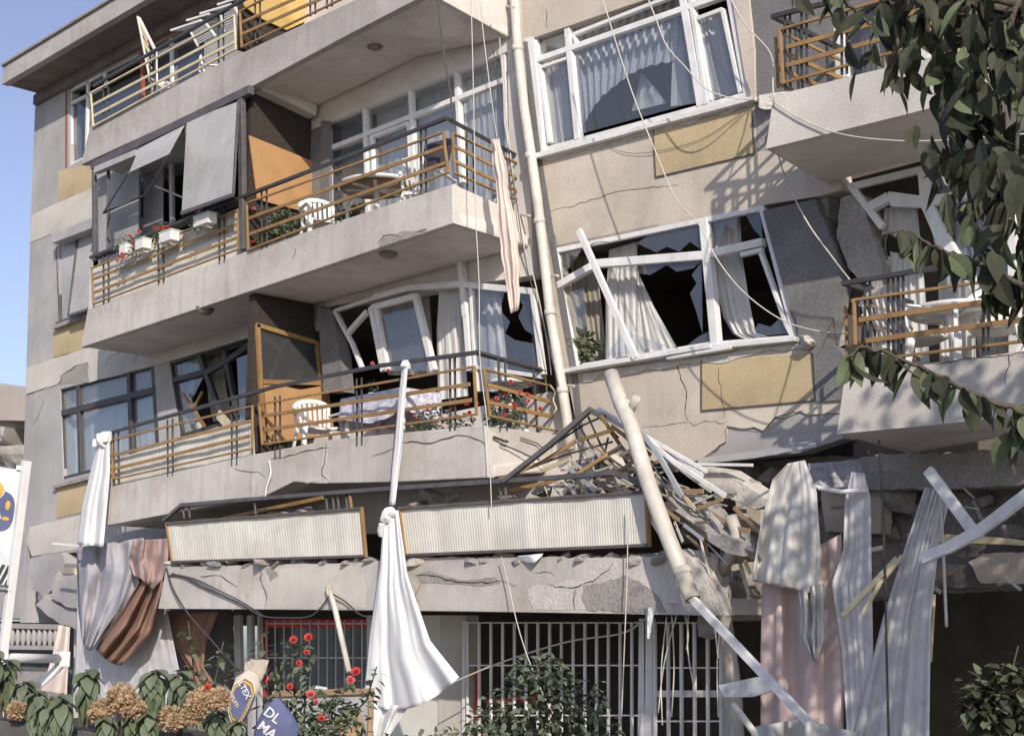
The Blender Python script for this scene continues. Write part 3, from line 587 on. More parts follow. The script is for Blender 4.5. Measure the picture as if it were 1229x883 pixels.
# top floor windows
w8 = win('top floor window with red brown frame', [((80, 106), (171, 59), .06), ((81, 106), (81, 202), .07), ((171, 58), (172, 150), .07), ((171, 59), (245, 22), .06)], YW + .02, 'redbrown')
w = MB()
for a, b in (((84, 110), (124, 89)), ((85, 110), (84, 199)), ((84, 126), (124, 105)), ((106, 98), (104, 190)), ((86, 128), (86, 198)), ((126, 86), (168, 65)), ((126, 87), (127, 105)), ((84, 199), (108, 188)), ((176, 58), (240, 28)), ((176, 72), (240, 42)), ((206, 44), (207, 120))): w.beam(P(*a, YW + .06), P(*b, YW + .06), .06, .05, M['white'])
w.build('sash', w8)
pane(w8, [(88, 128), (104, 120), (103, 188), (88, 196)], YW + .09, G2); pane(w8, [(108, 118), (168, 88), (168, 150), (108, 184)], YW + .09, G2); pane(w8, [(176, 72), (244, 40), (244, 110), (176, 146)], YW + .09, G2)
# right balcony doors
w9 = win('white balcony door frame snapped in the middle', [((1024, 224), (1110, 203), .07), ((1110, 203), (1232, 178), .07), ((1110, 203), (1113, 244), .12, 1), ((1112, 242), (1124, 270), .12), ((1123, 268), (1140, 300), .12), ((1139, 298), (1174, 348), .10), ((1044, 250), (1068, 237), .10, 1), ((1067, 237), (1112, 243), .11), ((1113, 243), (1232, 222), .10, 1), ((1021, 222), (1060, 273), .07), ((1070, 246), (1110, 248), .035), ((1122, 258), (1165, 330), .04), ((1112, 250), (1132, 308), .03), ((1215, 180), (1218, 440), .09)], YW + .04)
pane(w9, [(1117, 208), (1214, 186), (1214, 218), (1117, 236)], YW + .07, G2); pane(w9, [(1119, 250), (1214, 230), (1216, 400), (1176, 345), (1140, 296)], YW + .07, G2)
w10 = win('white balcony door of the upper right flat', [((944, -14), (1000, 96), .05), ((1066, -6), (1088, 44), .05), ((1000, -30), (1012, 96), .16), ((1110, -40), (1112, 90), .08), ((930, -20), (1200, -90), .08)], YW + .08)
pane(w10, [(950, -20), (1060, -40), (1062, 90), (1000, 96)], YW + .1, G2)
# ------------------------------------------------------------------ railings
def rail(par, label, handrail, loops, bars, posts, m='ochre', w0=.032, Y=YB - .03, dark=.045):
    w = MB(); w.path([P(*(p if len(p) > 2 else (*p, Y))) for p in handrail], dark, dark, M['black'])
    for a, b in posts: w.beam(P(*(a if len(a) > 2 else (*a, Y + .03))), P(*(b if len(b) > 2 else (*b, Y + .03))), .022, .022, M['black'])
    w.build('handrail', par, bevel=.004)
    for lo in loops: w = MB(); w.path([P(*(p if len(p) > 2 else (*p, Y))) for p in lo], w0 * .8, .03, M[m]); w.build('rail_loop', par, label, bevel=.004)
    w = MB()
    for a, b in bars: w.beam(P(*(a if len(a) > 2 else (*a, Y))), P(*(b if len(b) > 2 else (*b, Y))), w0 * 1.45, .02, M[m])
    w.build('rail_bar', par, label, bevel=.003)
def pairs(x0, y0, x1, y1, b0, b1, xs):           # double uprights between two sloping lines
    o = []
    for x in xs:
        for dx in (0, 6): t = (x + dx - x0) / (x1 - x0); o.append(((x + dx, lerp(y0, y1, t)), (x + dx + .5, lerp(b0, b1, t))))
    return o
s3 = [(109, 309), (300, 233), (438, 180), (536, 142)]
rail(bal3, None, s3 + [(618, 186, YW)], [[(286, 299), (112, 365), (110, 322), (286, 253), (286, 299)], [(538, 207), (298, 300), (296, 244), (532, 159), (538, 207)], [(620, 240, YW), (546, 208), (543, 160), (620, 196, YW)]],
  [((112, 335), (285, 269)), ((113, 351), (285, 285)), ((299, 262), (533, 176)), ((300, 281), (534, 196)), ((546, 176), (620, 213, YW)), ((546, 194), (620, 229, YW))], pairs(109, 309, 536, 142, 371, 222, (124, 190, 263, 314, 403, 505)) + [((560, 158, lerp(YB, YW, .25)), (561, 230, lerp(YB, YW, .25))), ((568, 161, lerp(YB, YW, .35)), (569, 234, lerp(YB, YW, .35))), ((600, 176, lerp(YB, YW, .75)), (602, 248, lerp(YB, YW, .75)))])
rail(bal2, None, [(136, 518), (222, 494), (330, 464), (455, 439), (572, 423), (656, 446, YW)], [[(303, 538), (136, 575), (134, 528), (303, 487), (303, 538)], [(572, 497), (315, 533), (311, 485), (569, 440), (572, 497)], [(668, 517, YW), (588, 499), (581, 443), (660, 463, YW)]],
  [((130, 548), (301, 505)), ((131, 564), (300, 523)), ((317, 499), (564, 461)), ((318, 516), (566, 480)), ((586, 462), (661, 482, YW)), ((588, 483), (663, 500, YW))],
  pairs(136, 518, 572, 423, 582, 512, (136, 201, 278, 330, 428, 540)) + [((598, 431, lerp(YB, YW, .2)), (601, 514, lerp(YB, YW, .2))), ((606, 433, lerp(YB, YW, .3)), (609, 515, lerp(YB, YW, .3))), ((640, 443, lerp(YB, YW, .75)), (645, 518, lerp(YB, YW, .75)))])
w = MB(); w.tube([P(660, 462, YW - .1), P(667, 470, YW - .12), P(664, 480, YW - .1), P(668, 490, YW - .12), P(662, 500, YW - .1)], .012, M['cream']); w.build('bent_wire', bal2)
rail(bal4, None, [(113, 103), (290, 1), (420, -62)], [[(112, 152), (109, 112), (281, 19), (283, 59), (112, 152)]], [((112, 126), (281, 37)), ((113, 139), (281, 51))], pairs(113, 103, 290, 1, 150, 62, (124, 180, 262)), 'cream')
rail(bal4, None, [(290, 1), (300, -4)], [[(450, -20), (290, 57), (288, 14), (450, -70)]], [((291, 27), (450, -44)), ((291, 41), (450, -30))], pairs(290, 1, 515, -110, 58, -46, (306, 372, 392, 480)), 'ochre', Y=YB - .035)
rail(balR1, None, [(928, 20), (1008, 0), (1240, -62)], [[(1240, 16), (940, 100), (936, 36), (1240, -52)], [(934, 104, YB + .15), (931, 46, YB + .15)]], [((944, 57), (1240, -24)), ((944, 79), (1240, -4))], pairs(928, 20, 1240, -62, 112, 30, (942, 962, 1010, 1090, 1180)))
rail(balR2, None, [(1013, 340), (1120, 322), (1240, 305)], [[(1240, 408), (1027, 434), (1025, 360), (1240, 330)], [(1017, 432, YB + .2), (1015, 367, YB + .2)]], [((1031, 384), (1240, 354)), ((1039, 409), (1240, 382))], pairs(1013, 340, 1240, 305, 440, 420, (1038, 1066, 1078, 1180)))
for bal, hp, brs, ps in ((balR1, (928, 20), ((936, 36), (944, 57), (944, 79), (940, 100)), ((930, 24), (934, 108))), (balR2, (1013, 340), ((1025, 360), (1031, 384), (1039, 409), (1027, 434)), ((1018, 345), (1020, 438)))):
    w = MB(); V = Vector((0, 1.16, 0)); q = P(*hp, YB - .03); w.beam(q, q + V, .045, .045, M['black'], up=(0, 0, 1))
    for t in (.3, .36, .76): w.beam(P(*ps[0], YB) + V * t, P(*ps[1], YB) + V * t, .022, .022, M['black'])
    w.build('handrail', bal)
    w = MB()
    for k, p in enumerate(brs): q = P(*p, YB + .02); q.x = P(*brs[0], YB).x - .04; w.beam(q, q + V * .97, .045 if k in (1, 2) else .028, .02, M['ochre'], up=(1, 0, 0))
    w.build('rail_bar', bal)
# infill panels of ribbed sheet
def ribbed(par, name, tl, tr, br, bl, Y, m, n, Ym=None, amp=.004, label=None):
    w = MB(); rows = [[], []]
    for i in range(n * 2 + 1):
        t = i / (n * 2); yy = Y - (amp if i % 2 else 0) + .022 * noise.noise(Vector((t * 5, n, 0))) + .01 * noise.noise(Vector((t * 17, n, 3)))
        rows[0].append(P(*lp(tl, tr, t), yy)); rows[1].append(P(*lp(bl, br, t), yy))
    w.grid(rows, m, False); return w.build(name, par, label, solid=.006)
ribbed(bal3, 'infill_panel', (108, 322), (296, 246), (297, 304), (106, 374), YB + .06, M['ribw'], 80)
ribbed(bal2, 'infill_panel', (132, 552), (304, 503), (306, 548), (130, 588), YB + .06, M['ribw'], 50)
# first floor railing with cream ribbed panels, pressed down to the slab
crushed = MB(); Yc = YB - .04
crushed.path([P(*p, Yc) for p in ((197, 624), (218, 606), (300, 599), (455, 587), (590, 578), (680, 572), (735, 567), (752, 572), (774, 584))], .05, .05, M['blindb'])
for x in (219, 226, 305, 391, 399, 405, 415, 600, 606): crushed.beam(P(x, 603 - (x - 219) * .055, Yc + .03), P(x + 2, 622 - (x - 219) * .055, Yc + .03), .025, .025, M['blindb'])
crushed.beam(P(420, 594, Yc + .02), P(422, 611, Yc + .02), .035, .03, M['ochre']); crushed.beam(P(268, 622, Yc + .2), P(388, 597, Yc + .2), .05, .03, M['ochre'])
cr = crushed.build('handrail', BLD, 'bent handrail of the crushed first floor balcony', bevel=.005)
for nm, q, n in (('front', ((200, 628), (434, 610), (439, 667), (207, 674)), 74), ('long', ((480, 610), (776, 590), (779, 654), (487, 666)), 95)):
    w = MB(); pl = [P(*p, Yc + .01) for p in q] + [P(*q[0], Yc + .01)]; w.path(pl, .035, .04, M['ochre'])
    pl = [P(*p, Yc) for p in q]
    w.beam(pl[0], pl[1], .03, .05, M['blindb']); w.beam(pl[2], pl[3], .03, .05, M['blindb'])
    o = bp('railing_panel', w, 'cream ribbed railing panel squeezed between two balcony slabs', bevel=.004)
    ribbed(o, 'ribbed_sheet', q[0], q[1], q[2], q[3], Yc + .02, M['ribw'], n)
# ------------------------------------------------------------------ blind screen on the third floor balcony
w = MB(); Yb_ = YB - .01
w.beam(P(113, 205, Yb_), P(114, 312, Yb_), .07, .06, M['blindb']); w.beam(P(290, 112, Yb_), P(292, 300, Yb_), .10, .08, M['blindb']); w.beam(P(112, 200, Yb_), P(302, 108, Yb_), .13, .1, M['blindb'])
w.beam(P(130, 205, Yb_ + .05), P(130, 305, Yb_ + .05), .04, .05, M['blindb']); w.beam(P(168, 210, Yb_ + .05), P(168, 288, Yb_ + .05), .03, .04, M['blindb']); w.beam(P(224, 148, Yb_), P(222, 160, Yb_), .05, .08, M['blindb']); w.beam(P(167, 172, Yb_), P(167, 188, Yb_), .05, .08, M['blindb'])
w.beam(P(112, 312, Yb_ + .06), P(292, 242, Yb_ + .06), .05, .05, M['blindb'])
scr = bp('blind_screen', w, 'dark frame of roller blinds closing the balcony', bevel=.006)
w = MB(); slats(w, (224, 145), (286, 122), (280, 234), (218, 256), YB - .05, M['blind'], 28, YB - .35); w.beam(P(218, 256, YB - .36), P(280, 234, YB - .36), .05, .04, M['blindb']); w.beam(P(286, 122, YB - .04), P(280, 234, YB - .36), .03, .03, M['blindb']); w.build('roller_blind', scr, 'roller blind let down full length')
w = MB(); slats(w, (167, 178), (222, 150), (203, 185), (155, 207), YB - .06, M['blind'], 14, YB - .7); w.build('roller_blind', scr, 'roller blind propped out like an awning')
w = MB(); w.beam(P(116, 205, YB - .06), P(165, 184, YB - .06), .10, .1, M['blind']); w.build('roller_blind', scr, 'roller blind rolled up')
w = MB()
w.beam(P(154, 207, YB - .7), P(124, 256, YB - .3), .03, .02, M['blindb']); w.beam(P(203, 185, YB - .7), P(176, 233, YB - .35), .03, .02, M['blindb']); w.beam(P(124, 256, YB - .3), P(176, 233, YB - .35), .025, .02, M['blindb']); w.beam(P(186, 223, YB - .45), P(219, 237, YB - .2), .025, .02, M['blindb'])
w.beam(P(124, 256, YB - .3), P(132, 250, YB), .02, .02, M['blindb'])
w.build('blind_arm', scr)
w = MB(); slats(w, (116, 215), (129, 209), (129, 304), (116, 309), YB + .2, M['blind'], 24); slats(w, (132, 208), (168, 194), (168, 284), (132, 300), YB + .7, M['blind'], 24); slats(w, (172, 194), (196, 186), (196, 276), (172, 286), YW - .15, M['blind'], 22); w.build('inner_shutter', scr)
w = MB(); w.beam(P(206, 196, YW - .1), P(207, 280, YW - .1), .1, .05, M['white']); w.beam(P(240, 180, YW - .1), P(240, 260, YW - .1), .1, .05, M['white']); w.build('door_frame', scr)
# ------------------------------------------------------------------ drainpipe
w = MB(); dp = [(616, -30), (619, 20), (621, 55), (629, 130), (638, 190), (645, 240), (652, 300), (661, 380), (671, 440), (680, 500), (684, 540)]
w.tube([P(*p, YW - .14) for p in dp], .062, M['pipe'], 14)
for p in ((620.5, 55), (636, 184), (647, 262), (660, 372), (675, 465)):
    a = P(*p, YW - .14); b = P(p[0] + 1, p[1] + 7, YW - .14); w.tube([a, b], .072, M['pipe'], 14)
o = bp('drainpipe', w, 'long cream drainpipe bent down the corner of the facade')
w = MB()
for p in ((603, 8), (622, 258), (656, 330), (675, 462)): w.tube([P(*p, YW - .03), P(p[0] + 14, p[1] + 1, YW - .2)], .015, M['pipe_d']); 
w.build('pipe_bracket', o)
w = MB(); w.prism(PP([(628, 50), (633, 50), (650, 190), (668, 300), (694, 455), (703, 548), (696, 548), (686, 455), (660, 300), (642, 190)], YW - .006), (0, .006, 0), M['dgrey']); bp('movement_joint', w, 'dark gap beside the drainpipe')
# ------------------------------------------------------------------ ground floor: window walls and grilles
w = MB()
plate(w, [(190, 700), (265, 700), (271, 883), (271, 1000), (190, 1000)], YW, M['dgrey'], .2); plate(w, [(528, 738), (560, 738), (558, 1000), (524, 1000)], YW, M['white_r'], .2); plate(w, [(440, 738), (528, 738), (524, 1000), (440, 1000)], YW + .02, M['ribw'], .05)
plate(w, [(95, 700), (140, 700), (140, 1000), (95, 1000)], YW + .3, M['grey'], .2)
bp('wall', w, 'ground floor wall')
def grille(label, x0, x1, step, ys, y_top, Y, lean=0, m='white', w0=.02):
    w = MB(); x = x0
    while x <= x1: w.beam(P(x, y_top, Y), P(x + lean, 960, Y), w0, w0, M[m]); x += step
    for y in ys: w.beam(P(x0, y, Y + .018), P(x1, y, Y + .018), .016, .016, M[m])
    return bp('window_grille', w, label)
grille('thin grey window grille behind the roses', 320, 441, 10.4, (748, 789, 846), 744, YW - .05, 0, 'alu', .014)
grille('white window grille behind the round bush', 561, 772, 14.1, (747, 798, 858), 746, YW - .06, 0, 'white', .026)
grille('white window grille beside the cracked pipe', 786, 868, 15.8, (747, 801, 865), 746, YW - .08, 1, 'white', .03)
wg = win('red framed ground floor window', [((319, 748), (442, 748), .12), ((318, 745), (320, 960), .08)], YW + .1, 'red')
pane(wg, [(322, 750), (440, 750), (440, 960), (322, 960)], YW + .16, G2)
wg2 = win('dark ground floor window with red frame parts', [((574, 800), (574, 960), .07), ((585, 842), (650, 838), .07)], YW + .12, 'red')
w = MB()
for a_, c_, q in (((773, 742), (771, 960), .10), ((780, 742), (781, 960), .12), ((786, 832), (868, 832), .07), ((870, 745), (872, 960), .05), ((559, 745), (557, 960), .05), ((286, 738), (290, 960), .16), ((301, 738), (303, 960), .12), ((312, 738), (312, 960), .05)): w.beam(P(*a_, YW - .01), P(*c_, YW - .01), q, .06, M['white' if a_[0] > 320 else 'blind'])
bp('window_post', w)
# broken corner of the end bay
w = MB(); plate(w, jag([(37, 669), (74, 663), (78, 676), (72, 692), (62, 708), (52, 714), (39, 708), (35, 690)], 1.4, 5, 3), YW - .12, M['grey'], .5); w.build('column_stub', BLD, 'crushed grey column head', bevel=.015)
w = MB(); w.prism(PP(jag([(63, 704), (76, 692), (94, 690), (95, 730), (78, 728), (60, 716)], 1.3, 6, 4), YW - .42), (.08, .35, .05), M['grey']); w.build('wall_piece', BLD, 'tilted piece of grey wall', bevel=.015)
w = MB(); w.prism(PP(jag([(42, 726), (54, 716), (76, 729), (94, 732), (96, 758), (70, 748)], 1.3, 6, 7), YW - .35), (.08, .35, .05), M['grey']); w.build('wall_piece', BLD, 'lower tilted piece of grey wall', bevel=.015)
w = MB(); plate(w, [(76, 662), (93, 659), (93, 700), (80, 700)], YW + .3, M['redbrown'], .05); w.beam(P(84, 663, YW + .1), P(92, 692, YW + .1), .05, .04, M['cream']); w.rock(P(56, 716, YW - .1), (.35, .2, .12), M['conc'], seed=61); w.rock(P(72, 696, YW - .1), (.15, .2, .3), M['conc'], seed=62); bp('door_jamb', w)
w = MB(); plate(w, [(89, 740), (97, 740), (97, 1000), (86, 1000)], YW - .02, M['white_r'], .1); bp('door_post', w)
# ------------------------------------------------------------------ curtains
GC = 'curtains behind the broken windows'
def curtain(label, left, right, Y, folds, amp, m, seed=1, group=GC, **k):
    w = MB(); cloth(w, left, right, Y, folds, amp * .5, M[m], seed=seed, **k); return tag(w.build('curtain'), label, 'curtain', group)
YC = YW + .26
curtain('white net curtain in the left pane of the upper street window', [(650, 50), (652, 84), (664, 175)], [(682, 38), (684, 74), (695, 165)], YC, 5, .05, 'cur', 1)
n = 60; arc = []
ax = [(700, 148), (712, 128), (722, 115), (740, 100), (757, 87), (775, 79), (795, 74), (812, 72)]
for i, p in enumerate(resample(ax, n)): arc.append((p[0], p[1] + 2.6 * abs(math.sin(i * .55))))
w = MB(); cloth_tb(w, [(689, 58), (818, 18)], arc, YC, 13, .06, M['lace'], 110, seed=3); tag(w.build('curtain'), 'lace valance with scalloped hem arching across the big upper pane', 'curtain', GC)
w = MB(); cloth_tb(w, [(691, 40), (818, -6)], [(689, 60), (818, 20)], YC, 12, .05, M['cur'], 90, seed=4); tag(w.build('curtain'), 'gathered net in the top light of the upper street window', 'curtain', GC)
curtain('white drape at the right of the big upper pane', [(802, 22), (807, 70), (805, 128)], [(820, 16), (828, 70), (838, 124)], YC, 3, .06, 'cur', 5)
curtain('straight white curtain in the right casement of the upper window', [(836, 20), (843, 60), (856, 120)], [(868, 10), (876, 55), (892, 112)], YC, 5, .06, 'cur', 6)
curtain('torn net rag low in the big upper pane', [(769, 88), (765, 108), (758, 134)], [(771, 88), (785, 104), (800, 124)], YC + .2, 2, .05, 'sheer', 7)
curtain('white curtain hanging straight behind the fallen bar', [(731, 300), (727, 360), (727, 434)], [(765, 290), (764, 350), (766, 428)], YC, 5, .06, 'cur', 8)
curtain('white curtain pulled aslant towards the sill', [(765, 318), (764, 370), (764, 428)], [(767, 330), (786, 370), (812, 416)], YC + .08, 4, .05, 'cur', 9)
curtain('dull beige curtain at the left of the broken street window', [(684, 305), (690, 370), (702, 438)], [(716, 310), (722, 370), (729, 432)], YC + .2, 4, .06, 'cur_b', 10)
curtain('white curtain blown sideways through the broken casement', [(853, 265), (857, 330), (868, 380), (880, 402), (905, 412)], [(888, 256), (891, 310), (899, 360), (907, 400), (938, 407)], YC - .02, 4, .08, 'cur', 11)
curtain('grey white curtain in the left part of the third floor window wall', [(400, 150), (402, 285)], [(446, 130), (452, 268)], YC, 6, .05, 'cur', 12)
curtain('net curtain behind the third floor balcony door', [(452, 126), (454, 270)], [(498, 108), (502, 250)], YC, 6, .05, 'cur', 13)
curtain('long net curtain in the right of the third floor window wall', [(502, 108), (504, 250)], [(606, 68), (612, 240)], YC, 12, .06, 'cur', 14)
curtain('beige curtain behind the hanging white door', [(455, 365), (466, 450)], [(515, 352), (522, 450)], YC, 6, .05, 'cur_b', 15)
curtain('pale curtain hanging free in the bowed frame', [(527, 348), (524, 400), (526, 480)], [(553, 344), (556, 400), (562, 475)], YC - .15, 4, .07, 'cur', 16)
curtain('crumpled net behind the shattered pane beside the drainpipe', [(570, 345), (575, 470)], [(600, 350), (612, 470)], YC, 3, .1, 'sheer', 17)
curtain('white curtain in the left pane of the black framed window', [(76, 470), (84, 575)], [(94, 463), (98, 570)], YC, 3, .05, 'cur', 18)
curtain('wide gathered net in the middle of the black framed window', [(99, 464), (101, 570)], [(155, 450), (158, 555)], YC, 7, .06, 'cur', 19)
curtain('white curtain in the right pane of the black framed window', [(160, 448), (165, 555)], [(185, 441), (190, 545)], YC, 3, .05, 'cur', 20)
curtain('white curtain behind the leaning black window', [(207, 438), (216, 480), (224, 524)], [(240, 428), (230, 480), (246, 510)], YC, 4, .06, 'cur', 21)
curtain('grey net folded in the top of the leaning black window', [(246, 424), (250, 480), (256, 506)], [(268, 416), (272, 470), (280, 504)], YC + .1, 3, .06, 'cur_b', 22)
curtain('white curtain blowing out by the torn grey column', [(1062, 250), (1056, 310), (1050, 350), (1046, 400), (1052, 440)], [(1100, 243), (1106, 300), (1112, 370), (1116, 440)], YC - .1, 6, .08, 'cur', 23)
curtain('white curtain hanging behind the snapped door frame', [(1116, 250), (1126, 330), (1128, 440)], [(1150, 250), (1168, 330), (1172, 440)], YC + .02, 5, .08, 'cur', 24)
curtain('grey net curtain in the right pane behind the plastic chairs', [(1118, 206), (1160, 300), (1176, 440)], [(1216, 186), (1218, 300), (1220, 440)], YC + .12, 10, .06, 'cur', 25)
curtain('folded curtain behind the upper right balcony door', [(952, -10), (960, 100)], [(996, -20), (1004, 100)], YC, 5, .06, 'cur_b', 26)
curtain('dark beige curtain in the upper right flat', [(1030, -20), (1036, 100)], [(1062, -30), (1066, 100)], YC, 5, .06, 'cur_b', 27)
# ------------------------------------------------------------------ broken plaster column in the second floor loggia
w = MB(); w.rock(P(386, 385, YW - .0), (.3, .2, .4), M['dgrey'], seed=11); plate(w, jag([(376, 366), (398, 372), (404, 400), (412, 470), (388, 470), (384, 410)], 1, 8, 3), YW - .08, M['dgrey'], .2)
w.build('column', BLD, 'burst plaster column in the loggia')
w = MB(); w.rock(P(930, 122, YW + .0), (.35, .2, .18), M['conc_l'], seed=14); w.rock(P(945, 140, YW + .0), (.4, .2, .3), M['conc'], seed=15); w.rock(P(970, 412, YW - .05), (.28, .15, .12), M['conc_l'], seed=16); w.build('crumbled_corner', BLD)
# ------------------------------------------------------------------ plastic garden furniture
def chair(loc, rz, label):
    t = thing('plastic_chair', label, 'chair', (0, 0, 0), 'white plastic garden chairs on the balconies'); m = M['plastic']
    def rr_(pts, o=(0, 0, 0)): return [Vector(p) + Vector(o) for p in pts]
    w = MB(); rows = []
    for i in range(9):
        v = i / 8; y = lerp(-.24, .22, v); rows.append([Vector((lerp(-1, 1, u / 8) * (.23 - .03 * v), y, .42 + .025 * abs(u / 4 - 1) ** 2 - .02 * v + (-.03 if i == 0 else 0))) for u in range(9)])
    w.grid(rows, m); w.build('seat', t, solid=.02)
    w = MB()
    for k in range(6):
        x = lerp(-.155, .155, k / 5); w.path([Vector((x, .20, .40)), Vector((x * 1.1, .27, .60)), Vector((x * 1.15, .33, .80 + .02 * (1 - abs(x) / .16)))], .036, .012, m, up=(0, -1, .3))
    top = [Vector((math.sin(a) * .235, .33 - .03 * math.cos(a) + .02, .76 + .09 * math.cos(a))) for a in [R(d) for d in range(-90, 91, 15)]]
    w.path(top, .055, .02, m, up=(0, -1, .3)); w.path([Vector((-.235, .34, .78)), Vector((-.22, .24, .42))], .04, .025, m); w.path([Vector((.235, .34, .78)), Vector((.22, .24, .42))], .04, .025, m); w.path([Vector((-.2, .21, .43)), Vector((.2, .21, .43))], .05, .02, m)
    w.build('backrest', t, bevel=.005)
    for s in (-1, 1):
        w = MB(); w.path([Vector((s * .24, .31, .66)), Vector((s * .28, .1, .655)), Vector((s * .28, -.2, .64)), Vector((s * .265, -.26, .60))], .055, .02, m, up=(0, 0, 1)); w.build('armrest', t, bevel=.006)
        w = MB(); w.prism([Vector((s * .25, -.28, .62)), Vector((s * .25, -.20, .62)), Vector((s * .27, -.235, 0)), Vector((s * .27, -.30, 0))], (s * .03, 0, 0), m); w.prism([Vector((s * .22, -.275, .42)), Vector((s * .25, -.275, .42)), Vector((s * .298, -.30, 0)), Vector((s * .25, -.30, 0))], (0, .012, 0), m); w.build('leg', t, bevel=.004)
        w = MB(); w.prism([Vector((s * .22, .16, .43)), Vector((s * .22, .25, .43)), Vector((s * .26, .37, 0)), Vector((s * .26, .31, 0))], (s * .03, 0, 0), m); w.build('leg', t, bevel=.004)
    t.location = loc; t.rotation_euler = rz if isinstance(rz, tuple) else (0, 0, rz); return t
Z3 = P(320, 343, YB).z + .16; Z2 = P(352, 580, YB).z + .15; Z4 = P(304, 103, YB).z + .16; ZR2 = P(1130, 509, YB).z + .46; ZR1 = P(1082, 139, YB).z + .16
def ob(px, py, Y, z): v = P(px, py, Y); return Vector((v.x, Y, z))
def z3(px): return P(px, lerp(343, 268, (px - 320) / 224), YB).z + .38
def z2(px): return P(px, 578, YB).z + .36
c0 = chair(ob(388, 265, YB + .45, z3(388)), R(70), 'white plastic chair side on beside the orange board, third floor')
dup(c0, ob(514, 215, YB + .66, z3(520) - .04), R(200), 'white plastic chair with dark cushion at the corner of the third floor balcony')
dup(c0, ob(382, 510, YB + .42, z2(382)), R(70), 'white plastic chair next to the table with the printed cloth')
dup(c0, ob(1092, 400, YB + .42, ZR2), R(165), 'white plastic chair lit by the sun on the lower right balcony, nearest the torn column')
dup(c0, ob(1192, 400, YB + .55, ZR2), R(20), 'white plastic chair with slatted back seen from behind near the tree')
dup(c0, ob(224, 90, YB + .5, Z4 - .05), R(110), 'white plastic chair behind the cream rail on the top balcony')
dup(c0, ob(268, 50, YB + .55, Z4 + .02), R(150), 'white plastic chair next to the yellow board on the top balcony')
w = MB(); w.rock(P(526, 186, YB + .25), (.4, .12, .34), M['black'], Matrix.Rotation(R(20), 3, 'Z'), seed=2); tag(w.build('cushion'), 'dark cushion propped on the corner chair of the third floor', 'cushion')
def round_table(loc, label, under='plastic'):
    t = thing('round_table', label, 'table', (0, 0, 0)); m = M['plastic']
    w = MB(); w.lathe((0, 0, .70), [(.40, -.03), (.44, -.025), (.46, 0), (.46, .02), (.44, .028)], m, 40); w.lathe((0, 0, .70), [(.2, -.034), (.425, -.033)], M[under], 40); w.build('tabletop', t)
    w = MB()
    for a in (0, 90, 45, 135): d = Vector((math.cos(R(a)), math.sin(R(a)), 0)) * .36; w.beam(Vector((0, 0, .66)) - d, Vector((0, 0, .66)) + d, .04, .035, m, up=(0, 0, 1))
    w.build('brace', t, bevel=.004)
    w = MB(); w.tube([Vector((0, 0, .04)), Vector((0, 0, .66))], .035, m, 14); w.build('pedestal', t)
    for a in (45, 135, 225, 315): d = Vector((math.cos(R(a)), math.sin(R(a)), 0)) * .34; w = MB(); w.path([Vector((0, 0, .12)), Vector((0, 0, .10)) + d * .5, d + Vector((0, 0, .02))], .05, .04, m, up=(0, 0, 1)); w.build('leg', t, bevel=.006)
    t.location = loc; return t
round_table(ob(452, 235, YB + .62, z3(452) + .06), 'round white plastic table seen from below on the third floor balcony', 'kraft').scale = (1.2, 1.1, 1)  # brown underside: dirt and the shade below the top, put into the colour
round_table(ob(612, 470, YB + .78, Z2 + .26), 'small white plastic table behind the red geraniums at the balcony corner').scale = (.62, .62, .85)
round_table(ob(1150, 410, YB + .75, ZR2 - .02), 'white plastic table between the two chairs near the tree')
# table with printed cloth
tl = ob(468, 500, YB + .62, z2(468) + .12); t = thing('table', 'rectangular table under a printed cloth on the second floor balcony', 'table', tl)
w = MB(); w.box(tuple(tl + Vector((-.62, -.3, .68))), tuple(tl + Vector((.62, .3, .71))), M['kraft']); w.build('tabletop', t)
for sx in (-.56, .56):
    for sy in (-.25, .25): w = MB(); w.beam(tl + Vector((sx, sy, 0)), tl + Vector((sx, sy, .68)), .045, .045, M['plastic'], up=(1, 0, 0)); w.build('leg', t)
w = MB(); rows = []
N = 72
for i in range(7):
    v = i / 6; row = []
    for j in range(N + 1):
        a = 2 * math.pi * j / N; cx = max(-1, min(1, 1.35 * math.cos(a))); cy = max(-1, min(1, 1.35 * math.sin(a))); f = .02 * v * math.sin(a * 14 + i * .15) + .03 * v
        row.append(tl + Vector((cx * (.66 + f), cy * (.34 + f), .73 - v * (.34 + .05 * math.sin(4 * a + 1)))))
    rows.append(row)
w.grid(rows, M['print']); w.prism([p.copy() + Vector((0, 0, .001)) for p in rows[0][:-1]], (0, 0, .004), M['print']); tag(w.build('tablecloth'), 'white tablecloth with small blue print hanging over the balcony table', 'tablecloth')
